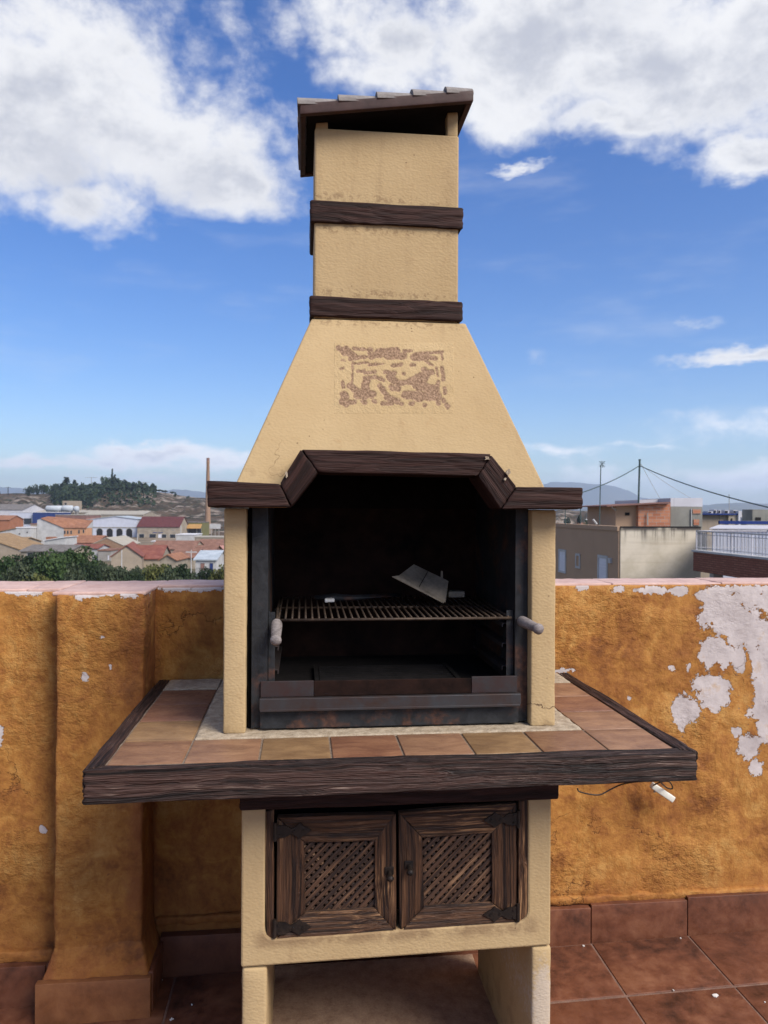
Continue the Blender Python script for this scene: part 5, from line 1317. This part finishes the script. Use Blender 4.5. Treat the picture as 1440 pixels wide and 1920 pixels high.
for (kd, lf, px, yt, wp) in sorted(hill_trees, key=lambda q: q[2]):
    k_ = seen.get(kd, 0); seen[kd] = k_ + 1
    D_ = random.uniform(585, 612); zb = hill_z(px, D_) - 1
    tree(kd, lf, k_ % 3, px, D_, yt, wp, '%s %s on the hill skyline, counted from the left' % (ordl[k_], desc[kd]), HG, zb)
# dark woodland on the slope under the skyline
s = MB(); rnd = random.Random(4)
for k_ in range(15000):
    px = rnd.uniform(96, 292); D_ = rnd.uniform(490, 605)
    lo = interp([(96, 590), (104, 520), (118, 500), (150, 515), (170, 520), (200, 560), (240, 570), (292, 588)], px)
    if D_ < lo and rnd.random() < .93: continue
    x, y = colr(px, D_); z = hill_z(px, D_) + rnd.uniform(0, 1) ** 1.4 * (5 + 4 * noise.noise(Vector((px * .12, D_ * .03, 2))))
    p = Vector((x, y, z)); a = Vector((rnd.gauss(0, 1), rnd.gauss(0, 1), rnd.gauss(0, .7))).normalized(); b = a.cross(Vector((rnd.gauss(0, 1), rnd.gauss(0, 1), rnd.gauss(0, 1)))).normalized(); q = rnd.uniform(.5, 1.1)
    s.add([p - a * q - b * q, p + a * q - b * q, p + a * q + b * q, p - a * q + b * q], [(0, 1, 2, 3)])
tag(s.build('woodland', leafs[0]), 'dark woodland covering the slope under the hilltop trees', 'woodland', kind='stuff')

# far town on the plain, right
random.seed(9)
FG = 'tiny pale houses of the distant town at right'
fb = []
pxl = sorted(random.uniform(1040, 1160) for _ in range(20))
for k_ in range(20):
    D_ = random.uniform(420, 1300); px = pxl[k_]
    w_ = random.uniform(8, 20); h_ = random.uniform(3.5, 8)
    x, y = colr(px, D_); m_, mn = random.choice([('white', 'white'), ('cream', 'cream'), ('beige', 'beige'), ('brown', 'brown'), ('ltgrey', 'grey')])
    e = thing('distant_house', (x, y, GZ), '%s house from the left in the distant town at right, a tiny %s one' % (['first', 'second', 'third', 'fourth', 'fifth', 'sixth', 'seventh', 'eighth', 'ninth', 'tenth', 'eleventh', 'twelfth', 'thirteenth', 'fourteenth', 'fifteenth', 'sixteenth', 'seventeenth', 'eighteenth', 'nineteenth', 'twentieth'][k_], mn), 'house', FG, -YAW + random.uniform(-.4, .4))
    MB().box(-w_ / 2, w_ / 2, 0, 9, 0, h_).build('wall', Wm[m_], e, world=False)
    s = MB(); s.add([(-w_ / 2 - .3, -.3, h_ + .02), (w_ / 2 + .3, -.3, h_ + .02), (w_ / 2 + .3, 4.5, h_ + 1.6), (-w_ / 2 - .3, 4.5, h_ + 1.6), (w_ / 2 + .3, 9.3, h_ + .02), (-w_ / 2 - .3, 9.3, h_ + .02)], [(0, 1, 2, 3), (3, 2, 4, 5), (0, 3, 5), (1, 4, 2)]); s.build('roof', Rm[random.choice(['orange', 'brown', 'white', 'red'])], e, world=False)
for (px, D_, yt, wp, lf, kd, lb) in [(1086, 260, 962, 9, 0, 'umbrella', 'palm like dark tree behind the taupe parapet'), (1108, 240, 969, 20, 0, 'round', 'dark round tree left of the aerial mast'), (1130, 250, 967, 18, 0, 'round', 'dark round tree just right of the aerial mast'), (1143, 270, 971, 16, 1, 'round', 'green tree beside the brown rooftop hut'), (1095, 230, 973, 24, 3, 'round', 'low grey green tree behind the taupe parapet'), (1062, 420, 966, 20, 0, 'round', 'small distant tree under the right end of the mantel'), (1074, 600, 963, 16, 3, 'round', 'farther grey green tree right of the hearth')]:
    tree(kd, lf, 1, px, D_, yt, wp, lb, 'trees beyond the taupe building', None, 0)

# ------------------------------------------------------------------ neighbouring roofs at right
def wallbox(mb, a, b, z0, z1, th):
    """vertical slab from plan point a to b, thickness th behind it (to the left-hand side of a->b)"""
    a = Vector(a); b = Vector(b); d = (b - a).normalized(); n = Vector((-d.y, d.x)) * th
    q = [a, b, b + n, a + n]
    return mb.add([(p.x, p.y, z) for z in (z0, z1) for p in q], [(3, 2, 1, 0), (4, 5, 6, 7)] + [(i, (i + 1) % 4, (i + 1) % 4 + 4, i + 4) for i in range(4)])
Dc = 31.0
pc = atD(1162, 987, Dc); ztop = pc.z
DL = (EYE.z - ztop) * 1440 / (979.5 - 957.5 - .5) * 1.0
plft = atD(1000, 957.5, Dc + (DL - Dc) * (162 / 117.))     # continues behind the barbecue
c2 = Vector((pc.x, pc.y)); l2 = Vector((plft.x, plft.y)); r3 = atD(1313, 957.5, Dc * 1.02); r2 = Vector((r3.x, r3.y))
nb = thing('neighbour_building', (c2.x, c2.y, GZ), 'neighbouring flat roofed building with taupe facade and stained cream side wall', 'building')
dR = (r2 - c2).normalized(); dL = (l2 - c2).normalized()
s = MB(); q = [c2, r2, r2 + dL * (l2 - c2).length, l2]
s.add([(p.x, p.y, z) for z in (GZ, ztop - .75) for p in q], [(3, 2, 1, 0), (4, 5, 6, 7)] + [(i, (i + 1) % 4, (i + 1) % 4 + 4, i + 4) for i in range(4)]); s.build('building_core', Wm['grey'], nb)
nrm = Vector((dL.y, -dL.x));
if nrm.dot(dR) > 0: nrm = -nrm
# facade (outer faces 5 cm proud of the core)
s = wallbox(MB(), l2 + nrm * .05, c2 + nrm * .05, GZ, ztop - .18, .25); s.build('taupe_facade', Wm['taupe'], nb)
nR = Vector((dR.y, -dR.x));
if nR.dot(dL) > 0: nR = -nR
s = wallbox(MB(), c2 + nR * .05 + dR * .01, r2 + nR * .05, GZ, ztop - .05, .25)
so_ = s.build('cream_side_wall', Wm['stained'], nb)
s = wallbox(MB(), l2 + nrm * .10, c2 + nrm * .10, ztop - .178, ztop, .38); s.build('parapet_cap', Wm['taupe'], nb)
s = wallbox(MB(), c2 + nR * .06 + dR * .02, r2 + nR * .06, ztop - .048, ztop - .0, .3); s.build('parapet_cap', Wm['dark'], nb)
def on_facade(px, py):
    d = ray(px, py); a, b = l2 + nrm * .05, c2 + nrm * .05
    n = Vector((-(b - a).y, (b - a).x)); t = (n.x * (a.x) + n.y * (a.y)) / (n.x * d.x + n.y * d.y)
    return EYE + d * t
def fac_open(x0, x1, yt, yb, fr, kind, nm):
    a = on_facade(x0, yt); b = on_facade(x1, yt); zt = (a.z + b.z) / 2; zb = on_facade((x0 + x1) / 2, yb).z
    A2 = Vector((a.x, a.y)); B2_ = Vector((b.x, b.y)); d = (B2_ - A2).normalized()
    s = MB()
    wallbox(s, A2 + nrm * .045 - d * fr, A2 + nrm * .045, zb - fr, zt + fr, .04); wallbox(s, B2_ + nrm * .045, B2_ + nrm * .045 + d * fr, zb - fr, zt + fr, .04)
    wallbox(s, A2 + nrm * .045, B2_ + nrm * .045, zt, zt + fr, .04); wallbox(s, A2 + nrm * .045, B2_ + nrm * .045, zb - fr, zb, .04)
    f_ = s.build(nm, Wm['white'], nb)
    s = wallbox(MB(), A2 + nrm * .022 + d * .002, B2_ + nrm * .022 - d * .002, zb + .002, zt - .002, .02); s.build('pane' if kind == 'glass' else 'shutter', Wm[kind], f_)
fac_open(1049.5, 1060.5, 1034, 1070, .10, 'shutter', 'window'); fac_open(1081.5, 1087, 1042, 1061.5, .10, 'taupe', 'window'); fac_open(1124, 1138, 1046.5, 1110, .12, 'shutter', 'door')
a = on_facade(1143.5, 1046); b = on_facade(1148, 1046); z0 = on_facade(1145, 1055.5).z
s = wallbox(MB(), Vector((a.x, a.y)) + nrm * .09, Vector((b.x, b.y)) + nrm * .09, z0, a.z, .085); s.build('wall_lamp', Wm['white'], nb)
# rooftop hut: taupe part, brick part, grey part
Dh = 36.0; kh = Dh / 1440
def flatblock(px0, px1, yt, yb, D_, depth, mat, parent, name='wall', yt1=None):
    k = D_ / 1440; p = atD(px0, 957.5, D_); w = (px1 - px0) * k
    hm_ = hz0((px0 + px1) / 2); zt = EYE.z - (yt - hm_) * k; zt1 = EYE.z - ((yt1 or yt) - hm_) * k; zb = EYE.z - (yb - hm_) * k
    M_ = Matrix.Translation(Vector((p.x, p.y, 0))) @ Matrix.Rotation(-YAW, 4, 'Z')
    return MB().prism([(0, zb), (w, zb), (w, zt1), (0, zt)], 0, depth, M_).build(name, mat, parent)
ht = thing('rooftop_hut', atD(1197, 990, Dh), 'rooftop hut of brown render and bare red brick under a thin sloping roof', 'hut')
flatblock(1154.5, 1196.8, 949.5, 992, Dh, 5, Wm['taupe'], ht, 'rendered_wall', 947)
flatblock(1197, 1257, 948, 992, Dh - .3, 5, Wm['brick'], ht, 'brick_wall', 944)
flatblock(1139, 1197, 948.2, 949.6, Dh - .4, 5.6, Wm['ltgrey'], ht, 'roof_slab', 946.0) if False else None
p0, p1 = atD(1138, 950, Dh - .6), atD(1257.5, 943.5, Dh - .6)
d_ = (p1 - p0); bk = Vector((fw.x, fw.y, 0)) * 5.9
MB().add([p0, p1, p1 + bk, p0 + bk] + [v + Vector((0, 0, .06)) for v in (p0, p1, p1 + bk, p0 + bk)], [(3, 2, 1, 0), (4, 5, 6, 7), (0, 1, 5, 4), (1, 2, 6, 5), (2, 3, 7, 6), (3, 0, 4, 7)]).build('roof_slab', Wm['brown'], ht)
s = MB().tube([atD(1147, 951, Dh - .5), atD(1155, 956.5, Dh - .1)], .04, 6); s.build('bracket', Wm['grey'], ht)
flatblock(1172, 1180.5, 961, 966.5, Dh - .03, .02, Wm['dark'], ht, 'window')
s = MB().tube([atD(1214, 962, Dh - .38), atD(1214, 985, Dh - .38)], .03, 6); s.build('pipe', Wm['grey'], ht)
gb = thing('rooftop_block', atD(1290, 990, Dh), 'grey rendered rooftop block with pale upper band beside the brick hut', 'building')
flatblock(1257.3, 1317, 950, 992, Dh - .1, 4, Wm['concrete'], gb, 'lower_wall')
flatblock(1257.3, 1317.3, 934, 949.8, Dh - .05, 4, Wm['ltgrey'], gb, 'upper_wall', 933.5)
flatblock(1199, 1257.2, 937.5, 947, Dh + 1.5, 4, Wm['ltgrey'], gb, 'upper_wall', 935)
flatblock(1296, 1297.3, 954, 986, Dh - .16, .05, Wm['white'], gb, 'pipe')
flatblock(1299, 1314, 955, 963, Dh - .14, .03, Wm['brick'], gb, 'brick_patch'); flatblock(1301, 1311, 974, 985, Dh - .14, .03, Wm['brick'], gb, 'brick_patch')
# aerials and cables
def rod(mb, a, b, r): return mb.tube([a, b], r, 6)
iron = Wm['deepblue']; green = m_simple('green grey mast paint', (.03, .055, .055), (.07, .10, .10), 4, .5, 0)
D_a = 34
an = thing('aerial_mast', atD(1124, 985, D_a), 'thin green mast with a small spiky aerial at its tip', 'antenna')
s = rod(MB(), atD(1124, 985, D_a), atD(1126.5, 872, D_a), .022); s.build('mast', green, an)
s = MB()
for q in range(5):
    z = 866 + q * 2.2
    rod(s, atD(1123 + (q % 2), z, D_a), atD(1135 - (q % 2) * 2, z - .8, D_a), .008)
rod(s, atD(1128.5, 864, D_a), atD(1129.5, 877, D_a), .012); rod(s, atD(1124, 875, D_a), atD(1134, 865, D_a - .2), .010); rod(s, atD(1124.5, 865, D_a), atD(1133, 876, D_a + .2), .010)
s.build('aerial', green, an)
Dm = 37
ms = thing('tall_mast', atD(1197, 945, Dm), 'tall green pole standing behind the brick hut', 'mast')
rod(MB(), atD(1197, 950, Dm), atD(1199.5, 861, Dm), .045).build('pole', green, ms)
s = MB(); s.tube([atD(1199.5, 861, Dm), atD(1199.5, 864, Dm)], .06, 8); s.build('cap', green, ms)
def sag(p0, p1, dz, r, name, label, n=14):
    pts = [lerp(p0, p1, k / n) - Vector((0, 0, dz * 4 * (k / n) * (1 - k / n))) for k in range(n + 1)]
    o = MB().tube(pts, r, 6).build(name, Wm['grey'] if r < .012 else green); tag(o, label, 'cable')
mt = atD(1199.3, 873, Dm)
sag(atD(1080, 927, 31), mt, .12, .022, 'overhead_cable', 'thick overhead cable running down left from the tall mast')
sag(mt, atD(1470, 958, 22), .16, .022, 'overhead_cable', 'thick overhead cable running down right from the tall mast')
sag(atD(1199.3, 865, Dm), atD(1237, 934, Dm), .02, .008, 'guy_wire', 'steep thin guy wire right of the tall mast')
sag(atD(1199.3, 870, Dm), atD(1295, 934, Dm), .06, .008, 'guy_wire', 'long thin guy wire to the grey rooftop block')
s = MB(); k = 0
for (px, yt, lb) in ((1060, 952, 'thin rod left of two on the taupe parapet'), (1088.5, 952, 'thin rod right of two on the taupe parapet')):
    o = rod(MB(), atD(px, 984, 36), atD(px, yt - 8, 36), .02).build('roof_rod', green); tag(o, lb, 'rod', 'thin rods on the taupe parapet')
# little chairs/dish stuff on the taupe roof
o = MB().tube([atD(1112, 974, 35), atD(1119, 983, 35)], .05, 6).build('roof_pipe', Wm['white']); tag(o, 'short pale pipe leaning on the taupe roof beside the mast', 'pipe')
# building with air conditioners
Dq = 62
ac = thing('flat_roof_building', atD(1317, 985, Dq), 'beige building with blue roof edge and air conditioners behind the rooftop block', 'building')
flatblock(1300, 1366, 965.5, 1100, Dq, 14, Wm['beige'], ac, 'wall'); flatblock(1366.1, 1400, 966, 1100, Dq - .3, 14, Wm['cream'], ac, 'wall')
flatblock(1299, 1384.5, 962.6, 965.4, Dq - .4, 14.5, Wm['deepblue'], ac, 'roof_edge'); flatblock(1384.8, 1391, 958, 1000, Dq - .5, .5, Wm['ltgrey'], ac, 'chimney')
flatblock(1371, 1373.5, 972, 978, Dq - .36, .05, Wm['dark'], ac, 'window'); flatblock(1395, 1398, 973.5, 983, Dq - .36, .05, Wm['dark'], ac, 'window'); flatblock(1349.4, 1350.2, 966, 1000, Dq - .05, .04, Wm['grey'], ac, 'pipe')
for i, (px, w_, h_, lb) in enumerate(((1332, 10, 4, 'low wide one at the left'), (1341.5, 5, 7, 'tall narrow one, second from the left'), (1349.5, 5, 6.5, 'tall narrow one in the middle'), (1363, 9, 6, 'wide dark one under the thin aerial'), (1379, 8, 6, 'boxy one at the right'))):
    u = thing('air_conditioner', atD(px, 962, Dq + 1), 'rooftop air conditioner, ' + lb, 'air conditioner', 'air conditioners on the blue edged roof')
    flatblock(px - w_ / 2, px + w_ / 2, 962.5 - h_, 962.5, Dq + 1, 1, Wm['ltgrey'], u, 'casing'); flatblock(px - w_ * .35, px + w_ * .2, 963 - h_ * .85, 961.5, Dq + .95, .04, Wm['dark'], u, 'fan_grille')
o = rod(MB(), atD(1367.5, 962, Dq + 2), atD(1367, 927, Dq + 2), .025).build('thin_aerial', Wm['grey']); tag(o, 'very thin aerial over the air conditioners', 'antenna')
cb = thing('concrete_building', atD(1425, 985, 52), 'plain grey building at the right border behind the railing', 'building')
flatblock(1411, 1500, 955.5, 1080, 52, 1.5, Wm['concrete'], cb, 'wall'); flatblock(1417, 1427, 970, 977, 51.96, .03, Wm['dark'], cb, 'window'); flatblock(1398, 1412, 970, 1080, 55, .8, Wm['ltgrey'], cb, 'annex'); flatblock(1400, 1500, 977, 1090, 49, .8, Wm['concrete'], cb, 'annex')
# balcony building, right
Z1 = EYE.z - (1033 - 960.5) * 24 / 1440
A0 = atD(1300, 1031, 24.0); zA = A0.z
dB = (EYE.z - zA) * 1440 / (1045.5 - 957.5 - 3.5)
B0 = atD(1441, 957.5, dB); C0 = atD(1700, 957.5, dB - (24 - dB) * 259 / 141 * 1.0)
a2 = Vector((A0.x, A0.y)); b2 = Vector((B0.x, B0.y)); dab = (b2 - a2).normalized(); e2 = a2 + dab * 9.0
bk2 = Vector((-dab.y, dab.x));
bal = thing('balcony_building', (a2.x, a2.y, GZ), 'brown brick balcony building with white ledge and thin metal railing at right', 'building')
zbot = EYE.z - (1070 - 960.5) * 24 / 1440
wallbox(MB(), a2, e2, zbot, zA - .06, .25).build('brick_parapet', Wm['brownbrick'], bal)
s = MB(); wallbox(s, a2 - dab * .05 - bk2 * .04, e2, zA - .058, zA, .33); s.build('ledge', Wm['white'], bal)
wallbox(MB(), a2 + bk2 * .26, a2 + bk2 * .26 + dab * 9, zbot + .02, zbot + .35, 6).build('slab', Wm['brown'], bal)
wallbox(MB(), a2 + dab * 1.1 + bk2 * .9, e2 + bk2 * .9, GZ, zbot - .01, 5).build('lower_wall', Wm['brown'], bal)
wallbox(MB(), a2 + dab * .25 + bk2 * .4, a2 + dab * .5 + bk2 * .4, GZ, zbot - .01, .3).build('post', Wm['ltgrey'], bal)
rail_h = (1031 - 995.5) * 24 / 1440
L3 = 8.8
for zz, r_ in ((rail_h, .022), (rail_h - .10, .010), (.08, .010)):
    s = MB(); v0 = Vector((*(a2 + bk2 * .1), zA + zz)); v1 = Vector((*(a2 + bk2 * .1 + dab * L3), zA + zz)); s.tube([v0, v1], r_, 6); s.build('rail', Wm['white'], bal)
kk = 0; x = 0.0
while x < L3:
    big_ = kk % 12 == 0
    p = a2 + bk2 * .1 + dab * x
    MB().tube([Vector((*p, zA)), Vector((*p, zA + (rail_h if big_ else rail_h - .1)))], .02 if big_ else .007, 6).build('railing_post' if big_ else 'baluster', Wm['ltgrey'] if big_ else Wm['white'], bal)
    x += .085; kk += 1
# side return of the railing
for zz, r_ in ((rail_h, .022), (.08, .010)):
    MB().tube([Vector((*(a2 + bk2 * .1), zA + zz)), Vector((*(a2 + bk2 * 2.4), zA + zz))], r_, 6).build('rail', Wm['ltgrey'], bal)
for q in range(1, 16):
    p = a2 + bk2 * (.1 + q * .15); MB().tube([Vector((*p, zA)), Vector((*p, zA + rail_h))], .007, 6).build('baluster', Wm['ltgrey'], bal)
# white ribbed shed behind the railing
Dw = 27.5; kw = Dw / 1440
shd = thing('white_shed', atD(1337, 1035, Dw), 'white ribbed metal shed with low roof and blue ridge behind the railing', 'shed')
P0 = atD(1337, 957.5, Dw); M_ = Matrix.Translation(Vector((P0.x, P0.y, 0))) @ Matrix.Rotation(-YAW - .12, 4, 'Z')
zt = EYE.z - (993 - 960.9) * kw; zb = zA - .5
MB().box(0, 8, 0, .1, GZ, zt, M_).build('wall', Wm['paleblue'], shd)
s = MB()
for q in range(66): s.box(q * .12 + .02, q * .12 + .06, -.025, -.001, zb, zt - .03, M_)
o = s.build('wall_rib', Wm['paleblue'], shd); o['kind'] = 'stuff'
zr_ = EYE.z - (985.5 - 960.9) * (Dw + 8) / 1440
vs = [M_ @ Vector(v) for v in ((-.15, -.1, zt + .01), (8.2, -.1, zt + .01), (8.2, 8, zr_), (2.6, 8, zr_), (-.15, -.1, zt + .05), (8.2, -.1, zt + .05), (8.2, 8, zr_ + .04), (2.6, 8, zr_ + .04))]
MB().add(vs, [(3, 2, 1, 0), (4, 5, 6, 7), (0, 1, 5, 4), (1, 2, 6, 5), (2, 3, 7, 6), (3, 0, 4, 7)]).build('roof', Wm['ltgrey'], shd)
MB().box(2.6, 8.2, 7.9, 8.1, zr_ + .08, zr_ + .22, M_).build('ridge_cap', Wm['deepblue'], shd)
wallbox(MB(), a2 + bk2 * 2.5 + dab * .5, a2 + bk2 * 2.5 + dab * .8, GZ, zA + rail_h * .95, .3).build('brick_pier', Wm['brownbrick'], bal)
flatblock(1318, 1326, 998, 1035, 28, .5, Wm['grey'], bal, 'wall_panel')

# ------------------------------------------------------------------ haze
hz = MB().box(-10800, 10800, -10800, 10800, GZ - 1.0, 420).build('haze', None)
hm = bpy.data.materials.new('air'); hm.use_nodes = True; hm.node_tree.nodes.clear()
ho = hm.node_tree.nodes.new('ShaderNodeOutputMaterial'); pv = hm.node_tree.nodes.new('ShaderNodeVolumePrincipled')
pv.inputs['Density'].default_value = HAZE; pv.inputs['Color'].default_value = (.66, .80, 1, 1); pv.inputs['Anisotropy'].default_value = .3
hm.node_tree.links.new(pv.outputs[0], ho.inputs['Volume']); hz.data.materials.append(hm)
tag(hz, 'thin pale haze over the whole scene', 'haze', kind='stuff')
hz.display_type = 'WIRE'
